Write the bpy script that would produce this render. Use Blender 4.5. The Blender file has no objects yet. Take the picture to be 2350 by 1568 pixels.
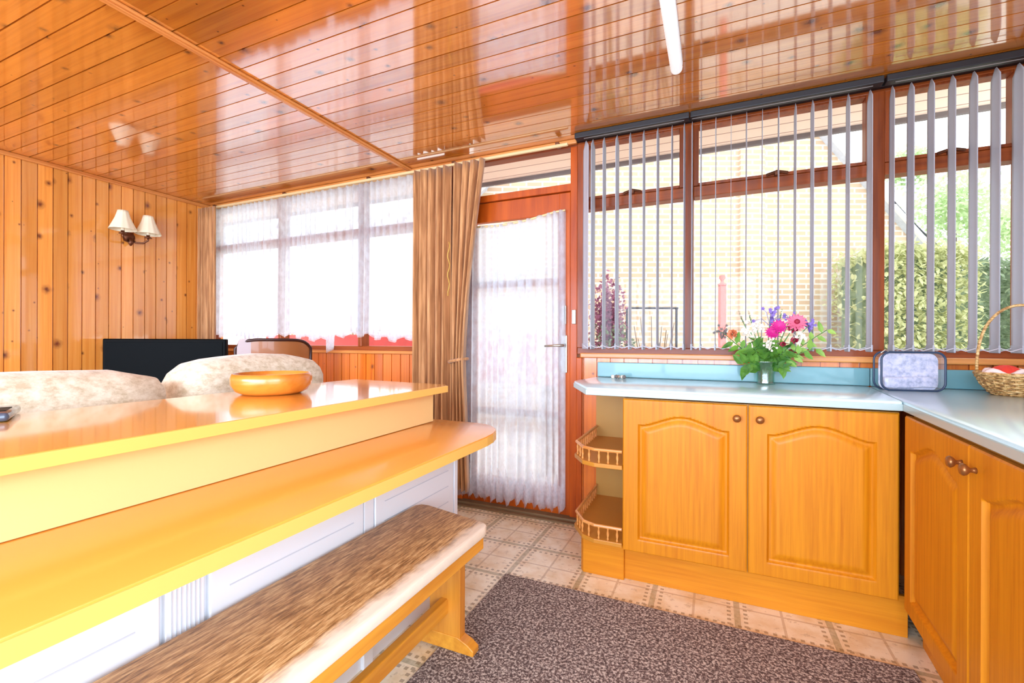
import bpy, bmesh, math, random
from mathutils import Vector, Matrix, noise
random.seed(7)
S = bpy.context.scene
C = S.collection
PI = math.pi

# ------------------------------------------------------------------ camera
YAW, PITCH, ROLL = 0.4183, -0.0007, 0.0034
cam_d = bpy.data.cameras.new('camera')
cam_d.sensor_width = 36.0
cam_d.lens = 36.0 * 1044.66 / 2350.0
cam_d.clip_start = 0.02
cam = bpy.data.objects.new('camera', cam_d)
C.objects.link(cam)
fwd = Vector((-math.sin(YAW) * math.cos(PITCH), math.cos(YAW) * math.cos(PITCH), math.sin(PITCH)))
rt = Vector((math.cos(YAW), math.sin(YAW), 0))
upv = rt.cross(fwd)
r2 = rt * math.cos(ROLL) + upv * math.sin(ROLL)
u2 = upv * math.cos(ROLL) - rt * math.sin(ROLL)
M = Matrix((r2, u2, -fwd)).transposed().to_4x4()
M.translation = (0, 0, 1.131)
cam.matrix_world = M
S.camera = cam

# ------------------------------------------------------------------ view, world, lights
S.view_settings.view_transform = 'Standard'
S.view_settings.look = 'None'
S.view_settings.gamma = 1.0
S.view_settings.use_curve_mapping = False
S.view_settings.exposure = 0.0

W = bpy.data.worlds.new('overcast_sky')
S.world = W
W.use_nodes = True
wn = W.node_tree
wn.nodes.clear()
wo = wn.nodes.new('ShaderNodeOutputWorld')
wb = wn.nodes.new('ShaderNodeBackground')
wtc = wn.nodes.new('ShaderNodeTexCoord')
wnz = wn.nodes.new('ShaderNodeTexNoise')
wnz.inputs['Scale'].default_value = 2.5
wnz.inputs['Detail'].default_value = 6
wrp = wn.nodes.new('ShaderNodeValToRGB')
wrp.color_ramp.elements[0].position = 0.35
wrp.color_ramp.elements[0].color = (0.70, 0.84, 1.0, 1)
wrp.color_ramp.elements[1].position = 0.6
wrp.color_ramp.elements[1].color = (1, 1, 1, 1)
wn.links.new(wtc.outputs['Generated'], wnz.inputs['Vector'])
wn.links.new(wnz.outputs['Fac'], wrp.inputs['Fac'])
wn.links.new(wrp.outputs['Color'], wb.inputs['Color'])
wb.inputs['Strength'].default_value = 2.9
wn.links.new(wb.outputs['Background'], wo.inputs['Surface'])


def area(name, loc, rot, sx, sy, power, col=(1, 1, 1), spread=None):
    d = bpy.data.lights.new(name, 'AREA')
    d.shape = 'RECTANGLE'
    d.size, d.size_y = sx, sy
    d.energy = power
    d.color = col
    if spread: d.spread = spread
    o = bpy.data.objects.new(name, d)
    C.objects.link(o)
    o.location = loc
    o.rotation_euler = rot
    return o


# added fill lamps behind and right of the camera, in made-up openings
area('added_fill_rear', (-1.6, -2.52, 1.25), (math.radians(62), 0, 0), 4.9, 2.0, 235, (0.76, 0.98, 1.25), math.radians(130))
area('added_fill_side', (1.36, -1.0, 1.55), (PI / 2, 0, PI / 2), 2.6, 1.25, 85, (0.76, 0.98, 1.25))
# sun on the neighbouring gable
sd = bpy.data.lights.new('sun', 'SUN')
sd.energy = 0.12
sd.angle = math.radians(12)
sd.color = (1.0, 0.96, 0.88)
so = bpy.data.objects.new('sun', sd)
C.objects.link(so)
so.rotation_euler = (math.radians(48), 0, math.radians(-8))


# ------------------------------------------------------------------ materials
def srgb(r, g, b):
    f = lambda c: (c / 255 / 12.92) if c / 255 <= 0.04045 else ((c / 255 + 0.055) / 1.055) ** 2.4
    return (f(r), f(g), f(b), 1)


def newmat(name):
    m = bpy.data.materials.new(name)
    m.use_nodes = True
    nt = m.node_tree
    b = nt.nodes['Principled BSDF']
    return m, nt, b


class NT:
    def __init__(s, nt): s.nt = nt
    def n(s, t, **kw):
        o = s.nt.nodes.new(t)
        for k, v in kw.items(): setattr(o, k, v)
        return o
    def l(s, a, b): s.nt.links.new(a, b)
    def math(s, op, a, b=None, clamp=False):
        o = s.nt.nodes.new('ShaderNodeMath'); o.operation = op; o.use_clamp = clamp
        for i, v in enumerate((a, b)):
            if v is None: continue
            if isinstance(v, (int, float)): o.inputs[i].default_value = v
            else: s.l(v, o.inputs[i])
        return o.outputs[0]
    def mix(s, f, a, b, mode='MIX'):
        o = s.nt.nodes.new('ShaderNodeMix'); o.data_type = 'RGBA'; o.blend_type = mode
        for i, v in ((0, f), (6, a), (7, b)):
            if isinstance(v, (int, float)): o.inputs[i].default_value = v
            elif isinstance(v, tuple): o.inputs[i].default_value = v
            else: s.l(v, o.inputs[i])
        return o.outputs[2]
    def ramp(s, f, stops):
        o = s.nt.nodes.new('ShaderNodeValToRGB')
        cr = o.color_ramp
        while len(cr.elements) < len(stops): cr.elements.new(0.5)
        for e, (p, c) in zip(cr.elements, stops):
            e.position = p; e.color = c
        s.l(f, o.inputs[0])
        return o.outputs[0]
    def obj(s):
        return s.n('ShaderNodeTexCoord').outputs['Object']
    def comb(s, x, y, z):
        o = s.n('ShaderNodeCombineXYZ')
        for i, v in enumerate((x, y, z)):
            if isinstance(v, (int, float)): o.inputs[i].default_value = v
            else: s.l(v, o.inputs[i])
        return o.outputs[0]
    def sep(s, v):
        o = s.n('ShaderNodeSeparateXYZ'); s.l(v, o.inputs[0]); return o.outputs
    def noise(s, v, scale, detail=3, rough=0.5):
        o = s.n('ShaderNodeTexNoise'); s.l(v, o.inputs['Vector'])
        o.inputs['Scale'].default_value = scale; o.inputs['Detail'].default_value = detail
        o.inputs['Roughness'].default_value = rough
        return o.outputs['Fac']
    def vmul(s, v, xyz):
        o = s.n('ShaderNodeVectorMath', operation='MULTIPLY'); s.l(v, o.inputs[0]); o.inputs[1].default_value = xyz
        return o.outputs[0]
    def bump(s, h, strength, dist, b):
        o = s.n('ShaderNodeBump'); o.inputs['Strength'].default_value = strength
        o.inputs['Distance'].default_value = dist
        s.l(h, o.inputs['Height']); s.l(o.outputs[0], b.inputs['Normal'])


def plain(name, col, rough=0.5, metal=0.0, coat=0.0, spec=0.5, var=0.0, vscale=8.0, sheen=0.0, coat_rough=0.05, bump=0.0, bscale=200):
    m, nt, b = newmat(name)
    N = NT(nt)
    b.inputs['Roughness'].default_value = rough
    b.inputs['Metallic'].default_value = metal
    b.inputs['Coat Weight'].default_value = coat
    b.inputs['Coat Roughness'].default_value = coat_rough
    b.inputs['Specular IOR Level'].default_value = spec
    b.inputs['Sheen Weight'].default_value = sheen
    f = N.noise(N.obj(), vscale, 4)
    c1 = tuple(min(1, max(0, x * (1 - var))) for x in col[:3]) + (1,)
    c2 = tuple(min(1, max(0, x * (1 + var))) for x in col[:3]) + (1,)
    N.l(N.mix(f, c1, c2), b.inputs['Base Color'])
    if bump:
        N.bump(N.noise(N.obj(), bscale, 2), bump, 0.002, b)
    return m


def boards(name, along, across, pitch, base, dark, light, knotcol, rough=0.35, coat=1.0, coat_rough=0.06, coat_ior=1.6, off=0.0, knot_r=0.16, kstep=0.27):
    """varnished knotty tongue-and-groove boards; along/across are 0,1,2"""
    m, nt, b = newmat(name)
    N = NT(nt)
    o = N.sep(N.obj())
    a, c = o[along], o[across]
    k = N.math('DIVIDE', N.math('ADD', c, off), pitch)
    idx = N.math('FLOOR', k)
    fr = N.math('FRACT', k)
    wn_ = N.n('ShaderNodeTexWhiteNoise', noise_dimensions='1D')
    N.l(idx, wn_.inputs['W'])
    rnd = wn_.outputs['Value']
    sh = N.math('ADD', a, N.math('MULTIPLY', rnd, 37.0))
    # grain
    v = N.comb(N.math('MULTIPLY', sh, 1.2), N.math('MULTIPLY', c, 45.0), N.math('MULTIPLY', rnd, 9.0))
    g = N.noise(v, 1.0, 4, 0.6)
    v2 = N.comb(N.math('MULTIPLY', sh, 2.5), N.math('MULTIPLY', c, 130.0), 0.0)
    g2 = N.noise(v2, 1.0, 2, 0.5)
    gg = N.math('ADD', N.math('MULTIPLY', g, 0.75), N.math('MULTIPLY', g2, 0.25))
    col = N.ramp(gg, [(0.25, dark), (0.5, base), (0.78, light)])
    # board to board tone
    tone = N.math('ADD', N.math('MULTIPLY', rnd, 0.34), 0.83)
    hs = N.n('ShaderNodeHueSaturation'); N.l(col, hs.inputs['Color']); N.l(tone, hs.inputs['Value'])
    col = hs.outputs[0]
    # knots: one cell per kstep along, inside each board
    vor = N.n('ShaderNodeTexVoronoi', feature='F1', voronoi_dimensions='2D')
    vor.inputs['Scale'].default_value = 1.0
    vor.inputs['Randomness'].default_value = 1.0
    vv = N.comb(N.math('DIVIDE', sh, kstep), N.math('MULTIPLY', N.math('ADD', idx, N.math('MULTIPLY', fr, 0.6)), 1.0), N.math('MULTIPLY', rnd, 5.0))
    vv = N.comb(N.math('DIVIDE', sh, kstep), N.math('ADD', N.math('MULTIPLY', idx, 3.0), N.math('ADD', N.math('MULTIPLY', fr, 0.5), 0.25)), 0.0)
    N.l(vv, vor.inputs['Vector'])
    cr_ = N.n('ShaderNodeSeparateColor'); N.l(vor.outputs['Color'], cr_.inputs[0])
    sized = N.math('DIVIDE', vor.outputs['Distance'], N.math('ADD', N.math('MULTIPLY', N.math('POWER', cr_.outputs[0], 2.0), 1.4), 0.17))
    dist = N.math('ADD', sized, N.math('MULTIPLY', N.noise(N.obj(), 60, 2), 0.08))
    kn = N.ramp(dist, [(knot_r * 0.45, (1, 1, 1, 1)), (knot_r, (0.35, 0.35, 0.35, 1)), (knot_r * 1.5, (0, 0, 0, 1))])
    col = N.mix(kn, col, knotcol)
    N.l(col, b.inputs['Base Color'])
    b.inputs['Roughness'].default_value = rough
    b.inputs['Coat Weight'].default_value = coat
    b.inputs['Coat Roughness'].default_value = coat_rough
    b.inputs['Coat IOR'].default_value = coat_ior
    N.bump(gg, 0.05, 0.002, b)
    return m


def wood(name, base, dark, axis=2, rough=0.4, coat=0.3, fine=70.0, coat_rough=0.15, bump=0.1, long=2.0):
    m, nt, b = newmat(name)
    N = NT(nt)
    s = [fine, fine, fine]
    s[axis] = long
    g = N.noise(N.vmul(N.obj(), tuple(s)), 1.0, 4, 0.6)
    s2 = [6, 6, 6]; s2[axis] = 0.8
    g2 = N.noise(N.vmul(N.obj(), tuple(s2)), 1.0, 3, 0.5)
    gg = N.math('ADD', N.math('MULTIPLY', g, 0.65), N.math('MULTIPLY', g2, 0.35))
    N.l(N.ramp(gg, [(0.33, dark), (0.62, base)]), b.inputs['Base Color'])
    b.inputs['Roughness'].default_value = rough
    b.inputs['Coat Weight'].default_value = coat
    b.inputs['Coat Roughness'].default_value = coat_rough
    if bump: N.bump(g, bump, 0.001, b)
    return m


PINE = dict(base=srgb(232, 150, 62), dark=srgb(214, 124, 42), light=srgb(242, 170, 86), knotcol=srgb(110, 44, 14))
m_ceil = boards('varnished_ceiling_boards', 0, 1, 0.096, off=0.01, rough=0.3, coat=1.0, coat_rough=0.07, coat_ior=4.0,
                base=srgb(214, 126, 38), dark=srgb(180, 94, 22), light=srgb(228, 146, 54), knotcol=srgb(80, 36, 24), kstep=0.22, knot_r=0.12)
m_wall = boards('knotty_pine_wall_boards_side', 2, 1, 0.083, rough=0.35, coat=1.0, coat_rough=0.05, coat_ior=1.7, kstep=0.2, knot_r=0.13, **PINE)
m_wallf = boards('knotty_pine_wall_boards_front', 2, 0, 0.083, rough=0.35, coat=0.6, coat_rough=0.1, kstep=0.2, knot_r=0.09,
                 base=srgb(222, 112, 22), dark=srgb(190, 84, 10), light=srgb(238, 140, 40), knotcol=srgb(92, 34, 10))
m_dark = plain('dark_groove', srgb(70, 28, 8), 0.8)
m_batten = wood('pine_batten', srgb(224, 150, 78), srgb(190, 104, 40), axis=1)
m_battenx = wood('pine_moulding', srgb(226, 150, 76), srgb(190, 104, 40), axis=0)
m_frame = wood('stained_hardwood_frame', srgb(158, 74, 26), srgb(110, 42, 12), axis=2, rough=0.4, coat=0.15, fine=30)
m_framex = wood('stained_hardwood_rail', srgb(158, 74, 26), srgb(110, 42, 12), axis=0, rough=0.4, coat=0.15, fine=30)
m_door = wood('red_brown_door_wood', srgb(190, 84, 14), srgb(150, 56, 6), axis=2, rough=0.4, coat=0.15, fine=22)
m_doorx = wood('red_brown_door_rail_wood', srgb(190, 84, 14), srgb(150, 56, 6), axis=0, rough=0.4, coat=0.15, fine=22)
m_cab = wood('honey_oak_door', srgb(212, 132, 14), srgb(188, 106, 5), axis=2, rough=0.5, coat=0.12, fine=90, long=3.0, coat_rough=0.25)
m_cabx = wood('honey_oak_rail', srgb(214, 134, 22), srgb(196, 112, 10), axis=0, rough=0.5, coat=0.12, fine=90, long=3.0, coat_rough=0.25)
m_carc = plain('cabinet_side_laminate', srgb(178, 128, 50), 0.5, var=0.05)
m_shelf = plain('oak_shelf_board', srgb(196, 128, 40), 0.4, var=0.08)
m_spind = wood('turned_pale_oak', srgb(232, 158, 84), srgb(200, 118, 44), axis=0, rough=0.35)
m_yellow = plain('glossy_yellow_laminate', srgb(244, 164, 66), 0.25, coat=0.5, var=0.02, vscale=2, coat_rough=0.12)
m_riser = plain('pale_cream_yellow_riser', srgb(250, 208, 140), 0.3, coat=0.3, var=0.02, vscale=2)
m_yelltop = plain('glossy_orange_bar_top', srgb(246, 176, 76), 0.22, coat=1.0, var=0.03, vscale=3, coat_rough=0.08)
m_yelledge = plain('pale_yellow_edge_band', srgb(246, 194, 100), 0.35, coat=0.2)
m_white = plain('white_painted_panel', srgb(240, 243, 248), 0.35, coat=0.2)
m_whiteseam = plain('grey_panel_seam', srgb(206, 212, 222), 0.6)
m_teal = plain('pale_blue_laminate_worktop', srgb(196, 230, 240), 0.3, coat=0.8, var=0.04, vscale=120, coat_rough=0.18)
m_tealedge = plain('grey_green_worktop_edge', srgb(168, 186, 184), 0.35, coat=0.3)
m_splash = plain('teal_upstand', srgb(112, 160, 166), 0.35, coat=0.4, var=0.08, vscale=5)
m_knob = plain('aged_brass_knob', srgb(150, 96, 50), 0.3, metal=0.6)
m_brass = plain('antique_brass', srgb(110, 66, 44), 0.35, metal=0.7)
m_cream = plain('cream_pleated_shade', srgb(246, 236, 206), 0.7)
m_black = plain('black_gloss_plastic', srgb(3, 3, 4), 0.4, spec=0.04)
m_blackm = plain('black_matt_plastic', srgb(6, 6, 7), 0.5, spec=0.06)
m_rail = plain('dark_headrail', srgb(30, 26, 30), 0.5)
m_railwhite = plain('cream_curtain_track', srgb(220, 190, 140), 0.4)
m_chain = plain('white_bead_chain', srgb(205, 198, 205), 0.4)
m_cord = plain('gold_tieback_cord', srgb(214, 170, 70), 0.5)
m_leather = plain('tan_leather', srgb(156, 92, 44), 0.35, coat=0.3, var=0.15, vscale=10)
m_leatherd = plain('dark_brown_piping', srgb(54, 20, 12), 0.4)
m_throw = plain('pale_lilac_throw', srgb(200, 184, 186), 0.9, sheen=0.3)
m_throw2 = plain('pale_green_cushion_cloth', srgb(206, 214, 196), 0.9)
m_bowl = wood('turned_wood_bowl', srgb(224, 140, 50), srgb(196, 104, 24), axis=0, rough=0.3, coat=0.5, fine=18)
m_steel = plain('brushed_steel', srgb(190, 182, 170), 0.3, metal=0.9)
m_navy = plain('navy_piping', srgb(40, 58, 84), 0.4)
m_grey = plain('slate_grey_plastic', srgb(70, 84, 104), 0.2, coat=0.6)
m_socket = plain('dark_socket', srgb(50, 30, 24), 0.5)
m_thresh = plain('weathered_threshold', srgb(120, 92, 60), 0.7, var=0.25, vscale=12)
m_tube = plain('white_light_diffuser', srgb(244, 246, 248), 0.3)
m_tube.node_tree.nodes['Principled BSDF'].inputs['Emission Color'].default_value = (0.93, 0.97, 1, 1)
m_tube.node_tree.nodes['Principled BSDF'].inputs['Emission Strength'].default_value = 0.35
m_fitting = plain('white_enamel_fitting', srgb(236, 238, 240), 0.35)
m_plaster = plain('warm_white_plaster', srgb(246, 240, 230), 0.8)
m_weather = plain('cream_soffit_paint', srgb(238, 214, 186), 0.7)
m_gutter = plain('grey_gutter', srgb(120, 112, 110), 0.5)
m_upvc = plain('white_downpipe', srgb(244, 244, 244), 0.4)
m_redpost = plain('faded_red_paint', srgb(226, 130, 120), 0.6)
m_redwall = plain('red_painted_planter', srgb(224, 92, 84), 0.7, var=0.2, vscale=10)
m_bark = plain('grey_brown_bark', srgb(120, 104, 88), 0.9, var=0.3, vscale=20)
m_wire = plain('dark_cable', srgb(60, 60, 66), 0.6)
m_rooft = plain('blue_grey_roof_tile', srgb(206, 214, 226), 0.8, var=0.2, vscale=15)
m_patio = plain('pale_patio_slabs', srgb(236, 230, 220), 0.85, var=0.12, vscale=3)
m_lawn = plain('green_lawn', srgb(132, 150, 90), 0.9, var=0.3, vscale=20)


def leafmat(name, c1, c2, trans=0.3):
    m, nt, b = newmat(name)
    N = NT(nt)
    f = N.noise(N.obj(), 14, 3)
    N.l(N.ramp(f, [(0.35, c1), (0.65, c2)]), b.inputs['Base Color'])
    b.inputs['Roughness'].default_value = 0.6
    tr = N.n('ShaderNodeBsdfTranslucent'); tr.inputs[0].default_value = c2
    mx = N.n('ShaderNodeMixShader'); mx.inputs[0].default_value = trans
    out = nt.nodes['Material Output']
    N.l(b.outputs[0], mx.inputs[1]); N.l(tr.outputs[0], mx.inputs[2]); N.l(mx.outputs[0], out.inputs[0])
    return m


m_hedge = leafmat('hedge_leaves', srgb(186, 192, 136), srgb(228, 230, 184))
m_hedged = leafmat('dark_hedge_leaves', srgb(110, 130, 100), srgb(160, 176, 140))
m_treel = leafmat('pale_tree_leaves', srgb(170, 196, 140), srgb(216, 230, 190), 0.5)
m_purp = leafmat('purple_shrub_leaves', srgb(120, 60, 90), srgb(176, 116, 140))
m_leafg = leafmat('bouquet_leaves', srgb(46, 100, 30), srgb(110, 160, 50))
m_leafl = leafmat('bouquet_light_leaves', srgb(110, 160, 60), srgb(170, 206, 100))
m_stem = plain('green_stem', srgb(80, 130, 60), 0.5)
m_fm = plain('magenta_petals', srgb(204, 30, 130), 0.6, var=0.2)
m_fp = plain('pink_petals', srgb(226, 110, 140), 0.6, var=0.2)
m_fr = plain('crimson_petals', srgb(150, 20, 50), 0.6, var=0.3)
m_fv = plain('violet_petals', srgb(126, 100, 176), 0.6, var=0.3)
m_fo = plain('peach_petals', srgb(226, 130, 86), 0.6, var=0.2)
m_fc = plain('cream_petals', srgb(236, 222, 204), 0.7, var=0.1)
m_fg = plain('dried_grey_flower', srgb(110, 104, 100), 0.8, var=0.2)
m_fy = plain('flower_centre', srgb(240, 180, 120), 0.7)


def glass(name, col=(1, 1, 1, 1), refl=0.006, rough=0.02):
    m = bpy.data.materials.new(name); m.use_nodes = True
    nt = m.node_tree; nt.nodes.clear(); N = NT(nt)
    out = N.n('ShaderNodeOutputMaterial')
    t = N.n('ShaderNodeBsdfTransparent'); t.inputs[0].default_value = col
    g = N.n('ShaderNodeBsdfGlossy'); g.inputs['Roughness'].default_value = rough
    mx = N.n('ShaderNodeMixShader'); mx.inputs[0].default_value = refl
    N.l(t.outputs[0], mx.inputs[1]); N.l(g.outputs[0], mx.inputs[2]); N.l(mx.outputs[0], out.inputs[0])
    return m


m_glass = glass('window_glass')
m_vinyl = glass('clear_vinyl', (0.95, 0.96, 1.0, 1), 0.12, 0.12)


def mk_realglass(name, col):
    m, nt, b = newmat(name)
    b.inputs['Base Color'].default_value = col
    b.inputs['Transmission Weight'].default_value = 1.0
    b.inputs['Roughness'].default_value = 0.02
    b.inputs['IOR'].default_value = 1.33
    return m


m_vase = glass('pale_green_vase_glass', (0.84, 0.95, 0.88, 1), 0.16, 0.05)


def lace(name, col, scale, openness):
    m = bpy.data.materials.new(name); m.use_nodes = True
    nt = m.node_tree; nt.nodes.clear(); N = NT(nt)
    out = N.n('ShaderNodeOutputMaterial')
    d = N.n('ShaderNodeBsdfDiffuse'); d.inputs[0].default_value = col
    t = N.n('ShaderNodeBsdfTranslucent'); t.inputs[0].default_value = col
    tr = N.n('ShaderNodeBsdfTransparent')
    m1 = N.n('ShaderNodeMixShader'); m1.inputs[0].default_value = 0.85
    N.l(d.outputs[0], m1.inputs[1]); N.l(t.outputs[0], m1.inputs[2])
    f = N.noise(N.vmul(N.obj(), (1.6, 1, .8)), scale, 3, 0.6)
    vor = N.n('ShaderNodeTexVoronoi'); vor.inputs['Scale'].default_value = scale * 0.7
    N.l(N.obj(), vor.inputs['Vector'])
    ff = N.math('ADD', f, N.math('MULTIPLY', vor.outputs['Distance'], 0.2))
    fold = N.noise(N.vmul(N.obj(), (38, 1, .25)), 1.0, 2, 0.6)
    ff = N.math('ADD', ff, N.math('MULTIPLY', N.math('SUBTRACT', fold, 0.5), -0.7))
    al = N.ramp(ff, [(0.40, (openness, openness, openness, 1)), (0.80, (openness + 0.26,) * 3 + (1,))])
    m2 = N.n('ShaderNodeMixShader')
    inv = N.math('SUBTRACT', 1.0, al)
    N.l(inv, m2.inputs[0]); N.l(tr.outputs[0], m2.inputs[1]); N.l(m1.outputs[0], m2.inputs[2])
    N.l(m2.outputs[0], out.inputs[0])
    return m


m_lace = lace('white_lace', (0.84, 0.92, 1.0, 1), 22, 0.02)
m_lacehem = lace('lace_border', (0.95, 0.93, 0.96, 1), 60, 0.25)


def fabric(name, c1, c2, trans=0.15):
    m, nt, b = newmat(name); N = NT(nt)
    f = N.noise(N.vmul(N.obj(), (60, 60, 4)), 1.0, 3)
    N.l(N.ramp(f, [(0.35, c1), (0.65, c2)]), b.inputs['Base Color'])
    b.inputs['Roughness'].default_value = 0.7
    b.inputs['Sheen Weight'].default_value = 0.25
    return m


m_curt = fabric('bronze_satin_curtain', srgb(160, 104, 56), srgb(204, 146, 92))


def slatmat():
    m, nt, b = newmat('grey_lilac_blind_fabric'); N = NT(nt)
    col = srgb(200, 200, 208)
    b.inputs['Base Color'].default_value = col
    b.inputs['Roughness'].default_value = 0.8
    t = N.n('ShaderNodeBsdfTranslucent'); t.inputs[0].default_value = col
    mx = N.n('ShaderNodeMixShader'); mx.inputs[0].default_value = 0.25
    out = nt.nodes['Material Output']
    N.l(b.outputs[0], mx.inputs[1]); N.l(t.outputs[0], mx.inputs[2]); N.l(mx.outputs[0], out.inputs[0])
    return m


m_slat = slatmat()


def brickmat():
    m, nt, b = newmat('pale_buff_brick'); N = NT(nt)
    br = N.n('ShaderNodeTexBrick')
    o = N.sep(N.obj())
    N.l(N.comb(o[0], o[2], 0.0), br.inputs['Vector'])
    br.inputs['Color1'].default_value = srgb(206, 182, 148)
    br.inputs['Color2'].default_value = srgb(196, 164, 134)
    br.inputs['Mortar'].default_value = srgb(218, 212, 202)
    br.inputs['Scale'].default_value = 1.0
    br.inputs['Brick Width'].default_value = 0.225
    br.inputs['Row Height'].default_value = 0.075
    br.inputs['Mortar Size'].default_value = 0.013
    f = N.noise(N.obj(), 3, 3)
    N.l(N.mix(N.math('MULTIPLY', f, 0.3), br.outputs['Color'], srgb(222, 206, 176)), b.inputs['Base Color'])
    b.inputs['Roughness'].default_value = 0.9
    return m


m_brick = brickmat()


def soffitmat():
    m, nt, b = newmat('planked_soffit'); N = NT(nt)
    o = N.sep(N.obj())
    fr = N.math('FRACT', N.math('DIVIDE', o[1], 0.14))
    g = N.math('LESS_THAN', fr, 0.07)
    N.l(N.mix(g, srgb(252, 232, 210), srgb(180, 140, 120)), b.inputs['Base Color'])
    b.inputs['Roughness'].default_value = 0.6
    return m


m_soff = soffitmat()


def floormat():
    m, nt, b = newmat('patterned_vinyl_tiles'); N = NT(nt)
    o = N.sep(N.obj())
    P = 0.335
    kx = N.math('DIVIDE', N.math('ADD', o[0], 0.245 + P * 10), P)
    ky = N.math('DIVIDE', N.math('ADD', o[1], 0.02 + P * 10), P)
    fx = N.math('ABSOLUTE', N.math('SUBTRACT', N.math('FRACT', N.math('ADD', kx, 0.5)), 0.5))  # distance from band centre
    fy = N.math('ABSOLUTE', N.math('SUBTRACT', N.math('FRACT', N.math('ADD', ky, 0.5)), 0.5))
    n1 = N.noise(N.obj(), 9, 4, 0.6)
    base = N.ramp(n1, [(0.3, srgb(228, 198, 150)), (0.6, srgb(248, 234, 206))])
    def band(f, lo, hi):
        return N.math('MULTIPLY', N.math('GREATER_THAN', f, lo), N.math('LESS_THAN', f, hi))
    # central greenish strip
    n2 = N.noise(N.obj(), 45, 3, 0.7)
    strip = N.math('MAXIMUM', N.math('LESS_THAN', fx, 0.035), N.math('LESS_THAN', fy, 0.035))
    col = N.mix(N.math('MULTIPLY', strip, N.math('ADD', N.math('MULTIPLY', n2, 0.9), 0.05)), base, srgb(120, 112, 62))
    # dotted borders
    def dots(f, other):
        bb = band(f, 0.07, 0.115)
        dd = N.math('LESS_THAN', N.math('FRACT', N.math('MULTIPLY', other, 11.0)), 0.45)
        return N.math('MULTIPLY', bb, dd)
    dt = N.math('MAXIMUM', dots(fx, ky), dots(fy, kx))
    col = N.mix(N.math('MULTIPLY', dt, 0.62), col, srgb(116, 84, 40))
    ln = N.math('MAXIMUM', band(fx, 0.485, 0.5), band(fy, 0.485, 0.5))
    col = N.mix(N.math('MULTIPLY', ln, 0.5), col, srgb(176, 140, 100))
    pn = N.math('GREATER_THAN', N.noise(N.obj(), 26, 4, 0.7), 0.60)
    col = N.mix(N.math('MULTIPLY', pn, 0.35), col, srgb(170, 140, 100))
    N.l(col, b.inputs['Base Color'])
    b.inputs['Roughness'].default_value = 0.28
    b.inputs['Coat Weight'].default_value = 0.6
    b.inputs['Coat Roughness'].default_value = 0.22
    return m


m_floor = floormat()


def rugmat():
    m, nt, b = newmat('speckled_brown_rug'); N = NT(nt)
    f = N.noise(N.obj(), 105, 4, 0.8)
    f2 = N.noise(N.obj(), 90, 2, 0.6)
    col = N.ramp(f, [(0.38, srgb(62, 44, 42)), (0.5, srgb(120, 98, 92)), (0.58, srgb(222, 206, 192))])
    col = N.mix(N.math('MULTIPLY', f2, 0.3), col, srgb(90, 74, 66))
    N.l(col, b.inputs['Base Color'])
    b.inputs['Roughness'].default_value = 0.95
    N.bump(f, 0.8, 0.006, b)
    return m


m_rug = rugmat()


def benchmat():
    m, nt, b = newmat('grained_bench_top_lit_edge'); N = NT(nt)
    o = N.sep(N.obj())
    g = N.noise(N.vmul(N.obj(), (150, 16, 30)), 1.0, 4, 0.7)
    col = N.ramp(g, [(0.36, srgb(124, 86, 46)), (0.5, srgb(180, 134, 82)), (0.66, srgb(222, 182, 126))])
    # light caught along the front edge, painted into the seat colour
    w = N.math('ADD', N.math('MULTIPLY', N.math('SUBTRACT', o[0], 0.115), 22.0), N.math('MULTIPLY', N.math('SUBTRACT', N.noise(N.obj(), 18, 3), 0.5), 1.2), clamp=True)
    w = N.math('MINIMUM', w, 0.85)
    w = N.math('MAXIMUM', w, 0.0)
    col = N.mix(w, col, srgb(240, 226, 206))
    N.l(col, b.inputs['Base Color'])
    b.inputs['Roughness'].default_value = 0.5
    N.bump(g, 0.35, 0.002, b)
    return m


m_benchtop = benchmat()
m_bench = wood('golden_bench_wood', srgb(232, 160, 52), srgb(196, 116, 24), axis=1, rough=0.4, fine=30)
m_benchv = wood('golden_bench_wood_upright', srgb(226, 150, 50), srgb(190, 110, 24), axis=2, rough=0.4, fine=30)


def sofamat():
    m, nt, b = newmat('cream_brocade'); N = NT(nt)
    v = N.noise(N.vmul(N.obj(), (26, 26, 40)), 1.0, 4, 0.7)
    col = N.ramp(v, [(0.36, srgb(200, 182, 150)), (0.5, srgb(222, 208, 182)), (0.64, srgb(236, 226, 204))])
    N.l(col, b.inputs['Base Color'])
    b.inputs['Roughness'].default_value = 0.9
    b.inputs['Sheen Weight'].default_value = 0.3
    return m


m_sofa = sofamat()


def wickermat():
    m, nt, b = newmat('woven_wicker'); N = NT(nt)
    v = N.noise(N.vmul(N.obj(), (60, 60, 120)), 1.0, 3, 0.7)
    col = N.ramp(v, [(0.38, srgb(140, 96, 50)), (0.52, srgb(200, 156, 92)), (0.66, srgb(232, 196, 140))])
    N.l(col, b.inputs['Base Color'])
    b.inputs['Roughness'].default_value = 0.6
    return m


m_wick = wickermat()


def bagprint():
    m, nt, b = newmat('silvery_bag_contents'); N = NT(nt)
    v = N.noise(N.obj(), 34, 4, 0.7)
    col = N.ramp(v, [(0.36, srgb(176, 184, 206)), (0.5, srgb(226, 226, 240)), (0.62, srgb(250, 244, 248))])
    N.l(col, b.inputs['Base Color'])
    b.inputs['Roughness'].default_value = 0.3
    return m


m_bag = bagprint()
m_red = plain('red_cloth', srgb(222, 56, 40), 0.7, var=0.15)
m_pinkw = plain('white_cloth_with_pink_tint', srgb(244, 216, 208), 0.7)


for m_ in (m_cab, m_cabx, m_door, m_doorx, m_frame, m_framex):
    m_.node_tree.nodes['Principled BSDF'].inputs['Specular IOR Level'].default_value = 0.25

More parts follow.
